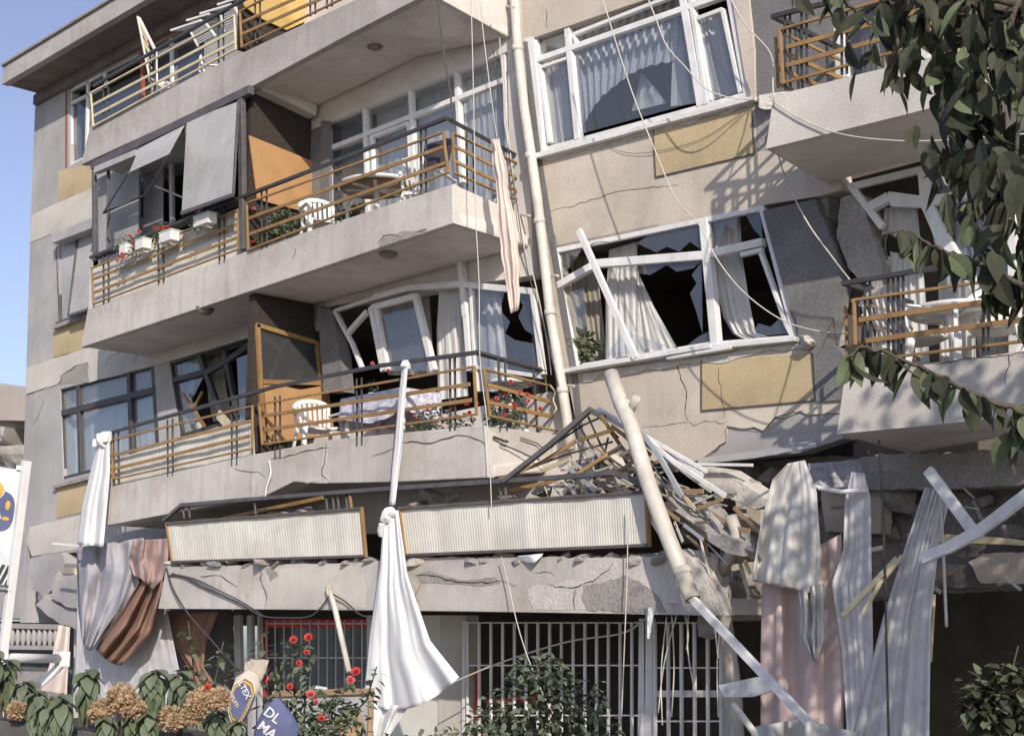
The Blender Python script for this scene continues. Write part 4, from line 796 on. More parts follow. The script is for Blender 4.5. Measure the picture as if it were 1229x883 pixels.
# ------------------------------------------------------------------ plants
def blob(w, c, rx, ry, rz_, n, L, m, seed, m2=None, droop=.3, thr=-1, dirs=None):
    rr = random.Random(seed); c = Vector(c); k = 0; tries = 0
    while k < n and tries < n * 8:
        tries += 1; d = Vector((rr.uniform(-1, 1), rr.uniform(-1, 1), rr.uniform(-1, 1)))
        if d.length > 1 or (thr > -1 and noise.noise(Vector((d.x * 2.2, d.y * 2.2, d.z * 2.2)) + c) < thr): continue
        p = c + Vector((d.x * rx, d.y * ry, d.z * rz_)); k += 1
        dr = (d * .8 + Vector((rr.uniform(-1, 1), rr.uniform(-1, 1), rr.uniform(-1, .4)))).normalized()
        w.quadleaf(p, dr, Vector((rr.uniform(-1, 1), rr.uniform(-1, 1), 1)), L * rr.uniform(.6, 1.2), L * .6, m2 if (m2 and rr.random() < .4) else m)
def flower(w, c, r, m, seed=0, n=18):
    rr = random.Random(seed); c = Vector(c); ax = ((C0 - c).normalized() + Vector((rr.uniform(-.5, .5), rr.uniform(-.3, .3), rr.uniform(.2, .9)))).normalized(); u = ax.orthogonal().normalized(); v = ax.cross(u)
    for ring, (k_, op, sz) in enumerate(((3, .15, .5), (5, .55, .7), (7, 1.05, .85), (8, 1.5, .9))):
        for k in range(k_):
            a = 2 * math.pi * k / k_ + ring * .7; rd = u * math.cos(a) + v * math.sin(a); d = (ax * math.cos(op) + rd * math.sin(op)).normalized()
            w.leaf(c - ax * r * .35 + rd * r * .08 * ring, d, ax * math.sin(op) - rd * math.cos(op), r * sz * 1.15, r * 1.05, m, .25, -.3)
# flower boxes on the third floor handrail
for i, (px, py, s, lab) in enumerate(((152, 300, .20, 'smallest white planter box at the left end of the handrail'), (172, 294, .24, 'small white planter box second along the handrail, pink flowers trailing below it'), (203, 285, .34, 'white planter box hooked on the handrail in the middle of the row'), (246, 265, .40, 'largest white planter box hooked on the handrail under the long blind'))):
    c = P(px, py, YB - .17); t = thing('planter_box', lab, 'planter', c + Vector((0, 0, -.08)), 'white planter boxes hooked on the handrail')
    w = MB(); a = s / 2; w.prism([c + Vector((-a, -.075, -.075)), c + Vector((a, -.075, -.075)), c + Vector((a * .98, -.075, .075)), c + Vector((-a * .98, -.075, .075))], (0, .15, 0), M['plastic']); w.build('box', t, bevel=.006)
    w = MB(); w.box(tuple(c + Vector((-a - .008, -.085, .076))), tuple(c + Vector((a + .008, .085, .092))), M['plastic']); w.build('rim', t, bevel=.004)
    for sx in (-.6, .6): w = MB(); w.tube([c + Vector((a * sx, .19, .1)), c + Vector((a * sx, .16, .12)), c + Vector((a * sx, .095, -.05)), c + Vector((a * sx, .03, -.13)), c + Vector((a * sx, -.04, -.11))], .008, M['cream'], 6); w.build('hook', t)
    w = MB(); blob(w, c + Vector((-.12 - .05 * i, 0, .12)), .22, .1, .15, 90, .055, M['leaf_g'], 50 + i, M['leaf_l']); blob(w, c + Vector((-.2, -.02, -.05)), .12, .08, .14, 45, .05, M['leaf_g'], 60 + i); 
    rr = random.Random(i + 70)
    for k in range(3): flower(w, c + Vector((rr.uniform(-.3, .05), -.08, rr.uniform(.08, .26) if i > 1 else rr.uniform(-.2, .2))), .03, M['rosep' if i < 2 else 'rose'], k, 9)
    tag(w.build('flowering_plant'), ('pink flowers', 'trailing pink flowers', 'red geranium', 'bushy red geranium')[i] + ' growing in the ' + ('smallest', 'second', 'middle', 'largest')[i] + ' planter box on the handrail', 'plant', 'plants in the handrail boxes')
def potted(c, label, w_, h, n, seed, reds=(), pot=.13, L=.08, m='leaf_l', m2='leaf_g'):
    t = thing('potted_plant', label, 'plant', c)
    w = MB(); w.lathe(c, [(pot * .7, 0), (pot, pot * 1.5), (pot * 1.08, pot * 1.5), (pot * 1.08, pot * 1.7), (pot * .9, pot * 1.7)], M['plastic'], 18); w.build('pot', t)
    w = MB(); blob(w, c + Vector((0, 0, pot * 1.7 + h / 2)), w_, w_ * .7, h / 2 + .05, n, L, M[m], seed, M[m2], thr=-.15); w.build('foliage', t)
    for k, (px, py, Y) in enumerate(reds): w = MB(); flower(w, P(px, py, Y), .025, M['rose'] if k % 4 else M['rosep'], k, 12); w.build('flower', t)
potted(ob(338, 282, YB + .35, z3(338)), 'bushy green plant in a white tub before the orange board', .36, .45, 420, 3, [(305, 250, YB + .2), (304, 290, YB + .2)], .15, .11)
potted(ob(418, 262, YB + .75, z3(418)), 'spiky green pot plant behind the chair on the third floor', .16, .5, 90, 4, (), .1, .2)
potted(ob(520, 510, YB + .3, z2(520)), 'white flecked geranium in a pot under the balcony table corner', .30, .36, 300, 5, [(498, 500, YB + .1), (513, 492, YB + .2), (541, 490, YB + .2), (563, 495, YB + .15)], .12, .07, 'leaf_g', 'leaf_l')
potted(ob(556, 512, YB + .2, z2(556)), 'low red geranium beside the corner post', .18, .25, 160, 6, [(558, 498, YB + .1), (572, 484, YB + .1), (582, 480, YB + .15), (560, 484, YB + .12)], .1, .07, 'leaf_g', 'leaf_l')
potted(ob(606, 490, YB + .66, z2(590) + .18), 'tall red geraniums filling the end of the second floor balcony', .27, .40, 300, 7, [(596, 478, YB + .2), (604, 473, YB + .3), (613, 458, YB + .35), (618, 486, YB + .4), (634, 481, YB + .5), (633, 473, YB + .5), (605, 497, YB + .3), (648, 490, YB + .6), (624, 470, YB + .4)], .12, .08, 'leaf_g', 'leaf_l')
potted(ob(448, 460, YB + .72, z2(448) + .84), 'small pot with red flower standing on the printed tablecloth', .07, .12, 30, 8, [(447, 436, YB + .7), (466, 444, YB + .68)], .06, .04, 'leaf_g', 'leaf_l')
w = MB(); blob(w, P(702, 420, YW + .15), .12, .1, .22, 60, .16, M['leaf_l'], 8, M['leaf_g']); tag(w.build('house_plant'), 'green house plant pressed against the left corner of the broken street window', 'plant')
# junk on the top balcony
def slat_panel(label, tl, tr, br, bl, Ya, Yb_, n=8):
    t = thing('slatted_panel', label, 'folding chair', P(*bl, Yb_), 'white slatted folding chairs heaped on the top balcony')
    w = MB(); a, b, c, d = P(*tl, Ya), P(*tr, Ya), P(*br, Yb_), P(*bl, Yb_)
    w.beam(a, d, .035, .03, M['plastic']); w.beam(b, c, .035, .03, M['plastic']); w.beam(a, b, .035, .03, M['plastic']); w.build('frame', t, bevel=.003)
    for k in range(1, n): q = k / n; w = MB(); w.beam(a.lerp(d, q), b.lerp(c, q), .03, .012, M['blind']); w.build('slat', t)
slat_panel('tilted white slatted chair back, lowest of the heap beside the cream rail', (228, 36), (246, 27), (259, 44), (238, 56), YB + .3, YB + .35)
slat_panel('tilted white slatted chair back just left of the yellow board', (265, 17), (282, 9), (293, 32), (270, 40), YB + .3, YB + .35)
for i, (a, b, lab) in enumerate((((204, 38), (240, 26), 'lowest and longest white plank of the heap on the top balcony'), ((223, 26), (250, 18), 'short white plank second from the bottom of the heap'), ((239, 18), (276, 7), 'white plank third up the heap above the slatted chairs'), ((260, 7), (285, -1), 'topmost white plank of the heap, at the frame edge'))):
    w = MB(); p, q = P(*a, YB + .25), P(*b, YB + .25); u = Vector((0, .35, .12)); w.prism([p, q, q + u, p + u], (0, 0, .035), M['plastic']); tag(w.build('white_plank', bevel=.006), lab, 'plank', 'white planks heaped on the top balcony')
w = MB(); rr = random.Random(4)
for k in range(9):
    t = k / 9; a = lp((166, 22), (182, 112), t); b = lp((178, 45), (187, 108), t)
    w.beam(P(a[0] + rr.uniform(-1, 1), a[1], YB + .3), P(b[0] + rr.uniform(-1, 1), b[1] + 3, YB + .34), .02, .012, M['cream'])
w.beam(P(165, 20, YB + .3), P(183, 112, YB + .3), .03, .02, M['plastic']); w.beam(P(167, 22, YB + .32), P(187, 62, YB + .36), .04, .03, M['plastic']); w.beam(P(187, 62, YB + .36), P(188, 108, YB + .36), .04, .03, M['plastic'])
tag(w.build('trellis'), 'narrow white trellis leaning against the top balcony wall', 'trellis')
# ------------------------------------------------------------------ cloths hanging outside
GH = 'cloths hanging down the wrecked front'
def hang(name, label, left, right, Y, folds, amp, m, seed=1, group=GH, **k):
    w = MB(); cloth(w, left, right, Y, folds, amp * (.12 if m == 'sheer' else .4), M[m], seed=seed, **k); o = w.build(name, solid=.006); return tag(o, label, 'cloth', group)
w = MB(); YH = YB - .16
cloth(w, [(484, 432), (479, 470), (473, 540), (467, 606)], [(490, 432), (487, 470), (482, 540), (474, 606)], YH, 1, .03, M['cloth'], 16, 30, 3)
w.rock(P(487, 438, YH), (.10, .08, .09), M['cloth'], seed=5); w.rock(P(464, 621, YH - .05), (.13, .11, .14), M['cloth'], seed=6); w.rock(P(470, 614, YH - .03), (.11, .1, .12), M['cloth'], seed=7); w.rock(P(457, 636, YH - .08), (.07, .06, .16), M['cloth'], seed=8)
cloth(w, [(461, 615), (456, 680), (444, 760), (436, 842)], [(478, 612), (489, 690), (516, 768), (551, 812)], YH - .02, 2.6, .085, M['cloth'], 70, 50, 9, top=.3, sag=22, wob=1.2)
cloth(w, [(447, 842), (446, 870), (452, 905)], [(490, 848), (478, 866), (452, 906)], YH + .03, 2, .09, M['cloth'], 24, 14, 10)
tag(w.build('white_sheet', solid=.005), 'long white sheet knotted to the second floor rail, flaring out at its foot', 'cloth', GH)
w = MB(); cloth(w, [(119, 526), (110, 560), (98, 610), (93, 653)], [(131, 520), (132, 565), (128, 612), (124, 656)], YH + .02, 1.6, .06, M['cloth'], 40, 30, 11, top=.4); w.rock(P(121, 529, YH), (.20, .14, .22), M['cloth'], seed=9); w.rock(P(127, 524, YH), (.14, .1, .16), M['cloth'], seed=10); w.rock(P(115, 532, YH - .02), (.12, .1, .12), M['cloth'], seed=11)
tag(w.build('white_sheet', solid=.005), 'short white sheet knotted at the left end of the second floor rail', 'cloth', GH)
hang('pink_cloth', 'pale pink rag trailing from the third floor corner over the drainpipe side', jline([(589, 168), (591, 190), (596, 230), (598, 280), (606, 330), (613, 376)], 1.8, 9, 2), jline([(599, 166), (608, 200), (612, 240), (621, 290), (623, 330), (622, 372)], 1.8, 9, 3), YB + .1, 2, .16, 'pale_pink', 12)
hang('fabric', 'blue grey sheet swagged at the broken left corner', [(92, 657), (93, 690), (94, 730), (98, 764)], [(172, 645), (176, 680), (160, 720), (116, 768)], YB + .2, 3.5, .42, 'bluegrey', 13, sag=14)
hang('fabric', 'brown blanket hanging in a point below the blue grey sheet', [(172, 648), (166, 700), (140, 742), (115, 778)], [(203, 652), (198, 705), (182, 760), (146, 798)], YB + .12, 3.2, .40, 'browncl', 14, sag=5)
hang('fabric', 'mauve cloth bundled under the end of the ribbed panel', [(160, 648), (154, 672), (160, 690), (170, 694)], [(202, 646), (202, 670), (195, 695), (183, 708)], YB + .02, 3, .2, 'mauve', 15)
hang('curtain', 'long net curtain hanging to the shrubs behind the brown blanket', [(112, 720), (116, 780), (120, 840)], [(198, 720), (214, 800), (232, 850)], YB + .5, 9, .08, 'sheer', 16)
hang('curtain', 'net curtain at the broken corner reaching the ground', [(93, 660), (92, 760), (90, 840)], [(112, 655), (118, 760), (124, 842)], YB + .55, 4, .06, 'sheer', 17)
hang('fabric', 'red brown drape hanging under the slab beside the grille', [(198, 733), (206, 770), (226, 800), (240, 840)], [(262, 734), (248, 770), (244, 800), (264, 828)], YB + .75, 3, .12, 'browncl', 18)
hang('fabric', 'pale pink cloth hanging at the far left behind the white pipe', [(70, 750), (62, 790), (48, 830)], [(84, 752), (82, 790), (80, 834)], YB + .6, 2, .08, 'pale_pink', 19)
hang('white_sheet', 'off white sheet hanging over the pink blanket', [(946, 556), (927, 576), (913, 630), (902, 697)], [(966, 552), (980, 590), (984, 650), (982, 713)], YB + .1, 3.4, .34, 'cloth_g', 20, nv=40, top=.35)
hang('white_sheet', 'zigzag folded corner dangling below the off white sheet', [(958, 706), (962, 740), (959, 765), (976, 792)], [(990, 700), (989, 740), (990, 765), (980, 794)], YB + .06, 3, .30, 'cloth_g', 21)
hang('pink_blanket', 'long dusty pink blanket hanging to the ground', [(915, 690), (913, 780), (913, 900)], [(1010, 640), (1013, 760), (1012, 905)], YB + .34, 3, .26, 'pink', 22, nv=40)
hang('curtain', 'narrow net curtain bunched at the top between two blankets', [(1022, 566), (1014, 600), (1012, 660), (998, 700), (1010, 780), (1018, 900)], [(1038, 568), (1045, 600), (1046, 680), (1048, 780), (1050, 900)], YB + .26, 4, .22, 'sheer', 23, nv=44)
hang('curtain', 'wide net curtain sweeping down to the left, right of the blankets', [(1110, 585), (1085, 660), (1060, 740), (1020, 900)], [(1142, 588), (1126, 660), (1117, 740), (1115, 905)], YB + .22, 6, .3, 'sheer', 24, nv=44)
hang('fabric', 'bundle of blue and grey bedding squeezed out between the floors', [(970, 556), (972, 572), (982, 584)], [(1030, 552), (1036, 566), (1026, 586)], YB + .4, 3, .16, 'bluegrey', 25)
# ------------------------------------------------------------------ pancaked storey: rubble, beams, slabs
w = MB(); plate(w, jag([(868, 560), (980, 548), (1240, 540), (1240, 560), (1240, 706), (1080, 712), (905, 745), (870, 745), (862, 700)], 1.5, 9, 3), YW + .45, M['conc'], .3); bp('wall', w, 'crushed wall of the pancaked storey')
w = MB(); bm_ = [(985, 556), (1060, 546), (1240, 538), (1240, 580), (1120, 586), (990, 588)]; plate(w, jag(bm_, 1.8, 8, 5), YW - .05, M['conc'], .4); bp('beam', w, 'rough broken concrete beam', bevel=.012)
w = MB(); plate(w, jag([(1085, 672), (1160, 668), (1240, 664), (1240, 706), (1090, 704)], 1, 9, 6), YW + .1, M['dgrey'], .3); plate(w, jag([(1088, 640), (1170, 642), (1240, 650), (1240, 655), (1090, 648)], .6, 9, 7), YW - .1, M['cream'], .2); bp('beam', w, 'cracked lintel over the dark opening', bevel=.008)
w = MB(); plate(w, jag([(1162, 674), (1180, 664), (1240, 662), (1240, 700), (1178, 700)], 1.4, 7, 8), YW + .02, M['beige'], .1); plate(w, jag([(986, 590), (1060, 590), (1056, 640), (1048, 640), (990, 638)], 1.4, 7, 9), YW + .1, M['beige'], .2); plate(w, jag([(882, 602), (914, 600), (914, 640), (884, 636)], 1.4, 7, 10), YW + .05, M['beige'], .2); plate(w, jag([(872, 678), (914, 672), (912, 742), (872, 745)], 1.2, 7, 11), YW + .02, M['beige'], .2); bp('wall_remnant', w, 'scraps of beige wall left standing', bevel=.01)
GR = 'concrete chunks in the heap beside the fallen pipe'
rr = random.Random(21)
def chunk(px, py, Y, s, seed, label='broken chunk of grey concrete in the heap beside the fallen pipe', m='conc', group=GR, name='concrete_chunk'):
    w = MB(); w.rock(P(px, py, Y), s, M[m], seed=seed); return tag(w.build(name), label, 'rubble', group)
heap = [(700, 560), (722, 556), (690, 575), (742, 566), (760, 548), (772, 566), (790, 580), (806, 560), (812, 590), (828, 600), (845, 590), (858, 610), (862, 640), (880, 655), (832, 640), (810, 668), (860, 676), (884, 690), (770, 600), (728, 582), (890, 620), (875, 590), (900, 580), (700, 588), (672, 582), (650, 588)]
for i, (x, y) in enumerate(heap): s = rr.uniform(.10, .27); chunk(x, y, rr.uniform(YB + .35, YW - .1), (s, s * .8, s * rr.uniform(.35, .7)), 100 + i)
top_ = [(520, 586), (545, 588), (610, 590), (365, 608), (335, 612), (500, 600), (250, 617)]
for i, (x, y) in enumerate(top_): s = rr.uniform(.15, .35); chunk(x, y + 8, YB + .35, (s * 1.3, s, s * .4), 140 + i, 'grey rubble chunk squeezed behind the cream ribbed panels', group='rubble behind the ribbed panels')
for i, x in enumerate(range(205, 830, 19)): s = rr.uniform(.08, .22); chunk(x + rr.uniform(-5, 5), 676 - (x - 205) * .013 + rr.uniform(-2, 2), YB + rr.uniform(.02, .16), (s * 1.5, s, s * .45), 160 + i, 'small rubble lump on the broken edge of the first floor slab', 'conc' if rr.random() < .7 else 'conc_l', 'small rubble along the first floor slab edge')
void = [(905, 565), (925, 572), (975, 575), (1000, 570), (1050, 590), (1075, 600), (1100, 615), (1070, 640), (1180, 600), (1205, 615), (1225, 600), (1000, 650), (1150, 655), (1215, 640), (900, 660), (890, 735), (905, 650), (1060, 570), (1090, 560), (1190, 560)]
for i, (x, y) in enumerate(void): s = rr.uniform(.14, .34); chunk(x, y, YW + rr.uniform(.15, .4), (s, s * .7, s * rr.uniform(.4, .8)), 220 + i, 'rough rubble lump jammed in the crushed storey on the right', group='rubble jammed in the crushed storey')
def slabp(label, pts, Ys, th, m, name='concrete_slab', off=(0, .25, .03)):
    w = MB(); w.prism([P(p[0], p[1], y) for p, y in zip(pts, Ys)], off, M[m]); return tag(w.build(name, bevel=.01), label, 'slab', 'broken slabs sliding out of the crushed storey')
slabp('long tilted slab sliding down right of the fallen pipe', [(792, 572), (826, 584), (900, 640), (908, 662), (862, 648), (806, 610)], [YB + .5, YB + .6, YB + .3, YB + .1, YB + .05, YB + .2], 0, 'conc', off=(.03, .12, -.12))
for i in range(110):
    px = rr.uniform(640, 885); t = (px - 640) / 245; py = lerp(568, 640, t) + rr.uniform(-34, 24) - (22 if 690 < px < 780 else 0); an = rr.choice((.6, .7, .75, -.5, 1.2, .1)) + rr.uniform(-.2, .2); L_ = rr.uniform(10, 60)
    w = MB(); Y_ = YB + rr.uniform(.12, .6); w.beam(P(px, py, Y_), P(px + L_ * math.cos(an), py + L_ * math.sin(an), Y_ - .08), rr.uniform(.012, .05), .012, M[rr.choice(('cream', 'conc_l', 'pipe_d', 'kraft', 'alu', 'conc_l'))])
    tag(w.build('splinter', bevel=.003), 'thin splinter of lath or strip in the debris around the fallen pipe', 'debris', 'splinters in the debris around the fallen pipe')
for i in range(26):
    px = rr.uniform(870, 1225); py = rr.uniform(556, 705); an = rr.uniform(-.6, 1.4); L_ = rr.uniform(14, 50)
    w = MB(); Y_ = YW - rr.uniform(.1, .3); w.beam(P(px, py, Y_), P(px + L_ * math.cos(an), py + L_ * math.sin(an) * .6, Y_ - .04), rr.uniform(.01, .045), .012, M[rr.choice(('conc_l', 'pipe_d', 'kraft', 'conc'))])
    tag(w.build('splinter', bevel=.003), 'thin splinter or bent rod sticking out of the crushed storey on the right', 'debris', 'splinters sticking out of the crushed storey')
slabp('pale slab wedge above the leaning slab', [(838, 560), (872, 566), (930, 604), (905, 612), (852, 588)], [YB + .7] * 5, 0, 'conc_l')
slabp('grey slab block hanging at the end of the first floor slab', [(846, 636), (888, 652), (892, 668), (872, 664), (850, 650)], [YB + .05] * 5, 0, 'conc')
slabp('thick broken slab leaning on the street wall', [(690, 552), (722, 546), (745, 560), (740, 584), (700, 590)], [YW - .3] * 5, 0, 'conc_l')
# broken concrete end of the first floor slab, around the cracked pipe
w = MB(); w.rock(P(842, 702, YB + .3), (.42, .4, .6), M['conc_l'], seed=31); w.rock(P(858, 724, YB + .45), (.36, .4, .6), M['conc'], seed=32); tag(w.build('concrete_stump'), 'crumbling concrete end of the slab where the fallen pipe rests', 'rubble')
# ------------------------------------------------------------------ bars, strips, pipes
def bars(name, label, cat, lst, m, w0=.05, group=None, h=.03, bev=.004):
    w = MB()
    for q in lst: w.path([P(*p) for p in q], w0, h, M[m])
    return tag(w.build(name, bevel=bev), label, cat, group)
GB = 'loose white window bars'
bars('window_bar', 'white frame bar fallen aslant across the broken street window', 'window bar', [[(696, 279, YW - .25), (762, 427, YW - .15)]], 'white', .075, GB, .05)
bars('window_bar', 'short white window bar slanting down over the big net curtain', 'window bar', [[(1117, 568, YB + .1), (1168, 637, YB + .05)]], 'white', .09, GB, .06)
bars('window_bar', 'long bowed white window bar reaching the right frame edge', 'window bar', [[(1112, 668, YB - .1), (1140, 656, YB - .1), (1172, 639, YB - .1), (1202, 617, YB - .1), (1240, 588, YB - .1)]], 'white', .09, GB, .06)
bars('window_bar', 'long white bar running down from the mouth of the fallen pipe', 'window bar', [[(829, 716, YB - .3), (972, 868, YB - .6)]], 'white', .075, GB, .05)
bars('window_bar', 'thin white strip on top of the bundle right of the pipe', 'window bar', [[(719, 491, YB + .3), (847, 565, YB + .2)]], 'white', .04, GB)
bars('window_bar', 'second white strip lying close under the topmost one', 'window bar', [[(722, 498, YB + .32), (790, 535, YB + .3), (842, 570, YB + .2)]], 'white', .05, GB)
bars('window_bar', 'lowest white strip of the bundle, sticking out farthest to the right', 'window bar', [[(756, 510, YB + .25), (810, 555, YB + .2), (869, 594, YB + .1)]], 'white', .045, GB)
bars('window_bar', 'grey strip crossing the white bundle downwards', 'window bar', [[(765, 512, YB + .15), (790, 545, YB + .15), (818, 594, YB + .1)]], 'alu', .05, GB)
bars('window_bar', 'wide pale strip in the middle of the white bundle', 'window bar', [[(768, 525, YB + .3), (852, 585, YB + .25)]], 'pipe', .08, GB)
w = MB(); w.prism([P(836, 552, YW - .1), P(905, 543, YW - .1), P(978, 530, YW - .1), P(980, 536, YW - .35), P(905, 550, YW - .35), P(838, 557, YW - .35)], (0, 0, .02), M['alu']); tag(w.build('metal_flashing', bevel=.004), 'buckled pale metal flashing below the broken grey wall', 'flashing')
bars('metal_strip', 'thin bright metal strip ending at the bedding bundle', 'metal strip', [[(832, 557, YB + .6), (902, 558, YB + .6)]], 'white', .03)
bars('white_rod', 'white rod sticking out at the foot of the short white sheet', 'rod', [[(64, 652, YB), (96, 655, YB)]], 'plastic', .04)
bars('batten', 'splintered wooden batten lit by the sun before the narrow net curtain', 'batten', [[(1013, 737, YB - .1), (1058, 690, YB), (1075, 672, YB + .1)]], 'cream', .05, 'splintered battens')
bars('batten', 'thinner splintered batten beside the lit one', 'batten', [[(1035, 737, YB - .1), (1056, 700, YB), (1082, 668, YB + .1)]], 'cream', .03, 'splintered battens')
bars('batten', 'pale upright batten at the edge of the dark opening', 'batten', [[(1117, 718, YW - .2), (1113, 788, YW - .2)]], 'cream', .09, 'splintered battens')
w = MB(); w.tube([P(*p) for p in ((958, 574, YB + .2), (985, 586, YB + .15), (1010, 590, YB + .15), (1040, 588, YB + .2))], .022, M['plastic'], 10); tag(w.build('curtain_rail'), 'bent white curtain rail below the bedding bundle', 'curtain rail')
w = MB(); w.path([P(*p) for p in ((606, 576, YB - .08), (660, 534, YB + .02), (708, 492, YB + .12), (724, 500, YB + .2))], .055, .05, M['blindb'])
tr = thing('twisted_railing', 'balcony railing torn loose and twisted above the ribbed panel', 'railing', P(606, 576, YB)); w.build('handrail', tr, bevel=.005)
w = MB()
for q in ([(600, 575), (650, 555), (690, 530), (735, 516)], [(690, 570), (725, 548), (742, 538)], [(722, 500), (735, 520), (745, 535), (760, 553)], [(760, 553), (745, 565), (715, 572)], [(735, 512), (760, 530), (780, 545)], [(605, 590), (660, 578), (690, 566)]): w.path([P(p[0], p[1], YB + .05 + .1 * (i % 3)) for i, p in enumerate(q)], .04, .015, M['ochre'])
w.build('rail_bar', tr)
for q in ([(695, 510), (712, 540), (726, 572)], [(706, 500), (722, 536), (738, 560)], [(716, 497), (742, 525)], [(670, 530), (700, 510), (718, 502)], [(640, 560), (680, 545), (735, 530)], [(700, 530), (694, 565)], [(730, 525), (722, 560), (712, 575)], [(745, 520), (775, 548), (800, 580)]):
    w = MB(); w.tube([P(p[0], p[1], YB + .2) for p in q], .012, M['cable_d'], 6); w.build('upright', tr)
w = MB(); w.tube([P(*p) for p in ((733, 449, YB + .1), (744, 480, YB), (757, 510, YB - .1), (778, 580, YB - .15), (800, 640, YB - .25), (831, 719, YB - .3))], .078, M['pipe'], 18, cap=False); 
fp = thing('fallen_pipe', 'thick cream drainpipe fallen diagonally across the ribbed panel and slab', 'pipe', P(831, 719, YB - .3)); w.build('pipe', fp, solid=.008)
for a, b in (((746, 484, YB), (749, 490, YB - .02)), ((817, 682, YB - .28), (820, 690, YB - .28))): w = MB(); w.tube([P(*a), P(*b)], .09, M['pipe'], 18); w.build('pipe_collar', fp)
w = MB(); w.tube([P(755, 495, YB + .02), P(764, 478, YB - .06)], .045, M['pipe_d'], 12); w.build('pipe_branch', fp)
w = MB(); w.tube([P(*p) for p in ((856, 690, YW - .3), (866, 720, YW - .35), (874, 770, YW - .35), (882, 830, YW - .35), (888, 960, YW - .35))], .075, M['pipe_d'], 16); tag(w.build('broken_pipe'), 'dusty upright pipe with torn sleeves beside the last grille', 'pipe')
w = MB(); w.tube([P(*p) for p in ((877, 620, YB + .2), (884, 638, YB + .2), (880, 660, YB + .25), (866, 686, YB + .4))], .062, M['pipe_d'], 14); tag(w.build('broken_pipe'), 'short bent pipe stub hanging over the end of the slab', 'pipe')
w = MB(); w.rock(P(779, 748, YB - .05), (.18, .06, .30), M['alu'], seed=44); tag(w.build('metal_scrap'), 'crumpled metal scrap hanging below the slab', 'scrap')
w = MB(); w.tube([P(395, 706, YB - .05), P(402, 730, YB - .1), (P(419, 806, YB - .1))], .035, M['pipe'], 10); w.tube([P(394, 704, YB - .04), P(397, 715, YB - .06)], .045, M['cream'], 10); tag(w.build('white_pole'), 'white stick leaning under the slab in front of the thin grille', 'pole')
w = MB(); cloth_tb(w, [(620, 667), (652, 664)], [(628, 672), (640, 676), (650, 668)], YB - .06, 1, .05, M['cloth'], 14, 6, 3); tag(w.build('rag', solid=.004), 'small white rag on the edge of the first floor slab', 'cloth')
# small black end of curtains bedding
# ------------------------------------------------------------------ cables
GW = 'loose wires hanging down the facade'
def cable(label, pts, m='cable', r=.008, sub=5):
    P3 = [P(*p) for p in pts]; out = []
    for i in range(len(P3) - 1):
        p0, p1, p2, p3 = P3[max(i - 1, 0)], P3[i], P3[i + 1], P3[min(i + 2, len(P3) - 1)]
        for k in range(sub): t = k / sub; out.append(.5 * ((2 * p1) + (p2 - p0) * t + (2 * p0 - 5 * p1 + 4 * p2 - p3) * t * t + (3 * p1 - p0 - 3 * p2 + p3) * t ** 3))
    out.append(P3[-1]); w = MB(); w.tube(out, r, M[m], 6); return tag(w.build('cable'), label, 'cable', GW)
Yk = YB - .12
cable('pale rope hanging past the third floor balcony corner down to the ribbed panel', [(565, -20, Yk), (567, 60, Yk), (569, 150, Yk), (571, 260, Yk), (575, 340, Yk), (576, 430, Yk), (584, 500, Yk), (588, 560, Yk), (590, 612, Yk)], r=.006)
cable('pale rope from the top balcony ending at the pink rag', [(574, -20, Yk), (580, 40, Yk), (590, 120, Yk), (597, 168, Yk + .1)], r=.006)
cable('black wire dropping from the top balcony corner to the third floor handrail', [(525, -5, YB - .02), (532, 60, YB - .04), (540, 110, YB - .04), (544, 146, YB - .02)], 'cable_d', .012)
cable('thin dark wire close to the left of the drainpipe', [(597, 10, YW - .1), (603, 90, YW - .1), (612, 180, YW - .1), (625, 280, YW - .1), (640, 330, YW - .1), (655, 400, YW - .1), (662, 450, YW - .1)], 'cable', .008)
cable('second thin wire tangled beside the drainpipe', [(585, 0, YW - .3), (600, 120, YW - .3), (618, 230, YW - .2), (632, 320, YW - .2), (650, 380, YW - .25), (672, 470, YW - .2)], 'cable_d', .007)
cable('long pale cable running from the upper window across the broken street window to the right', [(720, -12, YB + .4), (742, 60, YB + .4), (762, 120, YB + .4), (790, 190, YB + .4), (812, 240, YB + .4), (838, 268, YB + .4), (860, 310, YB + .4), (892, 350, YB + .4), (935, 382, YB + .4), (975, 396, YB + .4), (1018, 401, YB + .4)], r=.0075)
cable('pale wire looping across the upper street window to its sill corner', [(776, -6, YW - .5), (788, 25, YW - .5), (800, 55, YW - .5), (822, 80, YW - .5), (845, 105, YW - .5), (870, 116, YW - .4), (902, 120, YW - .1)], r=.0075)
cable('thin wire from the dark grey wall down to the lower right balcony', [(872, -10, YW - .3), (895, 30, YW - .3), (925, 65, YW - .4), (928, 110, YB - .1), (935, 190, YW - .5), (965, 260, YW - .6), (1000, 310, YW - .6), (1020, 336, YB)], r=.008)
cable('thin pale wire sagging across the fascia of the upper right balcony', [(928, 122, YB - .03), (960, 142, YB - .03), (1005, 160, YB - .04), (1060, 168, YB - .1), (1125, 169, YB - .1), (1240, 160, YB - .1)], r=.0075)
cable('thin wire hanging straight under the lower right balcony', [(1055, 528, YB + .1), (1059, 600, YB + .05), (1062, 680, YB), (1064, 780, YB), (1067, 900, YB)], 'cable_d', .011)
cable('stiff wire hanging beside the bowed white window bar', [(1128, 588, YB + .2), (1132, 660, YB + .2), (1136, 752, YB + .2)], 'cable', .014)
cable('pale rope slanting in front of the round bush', [(602, 668, YB - .1), (610, 700, YB - .1), (620, 745, YB - .15), (634, 790, YB - .2), (655, 840, YB - .2), (668, 862, YB - .2)], r=.006)
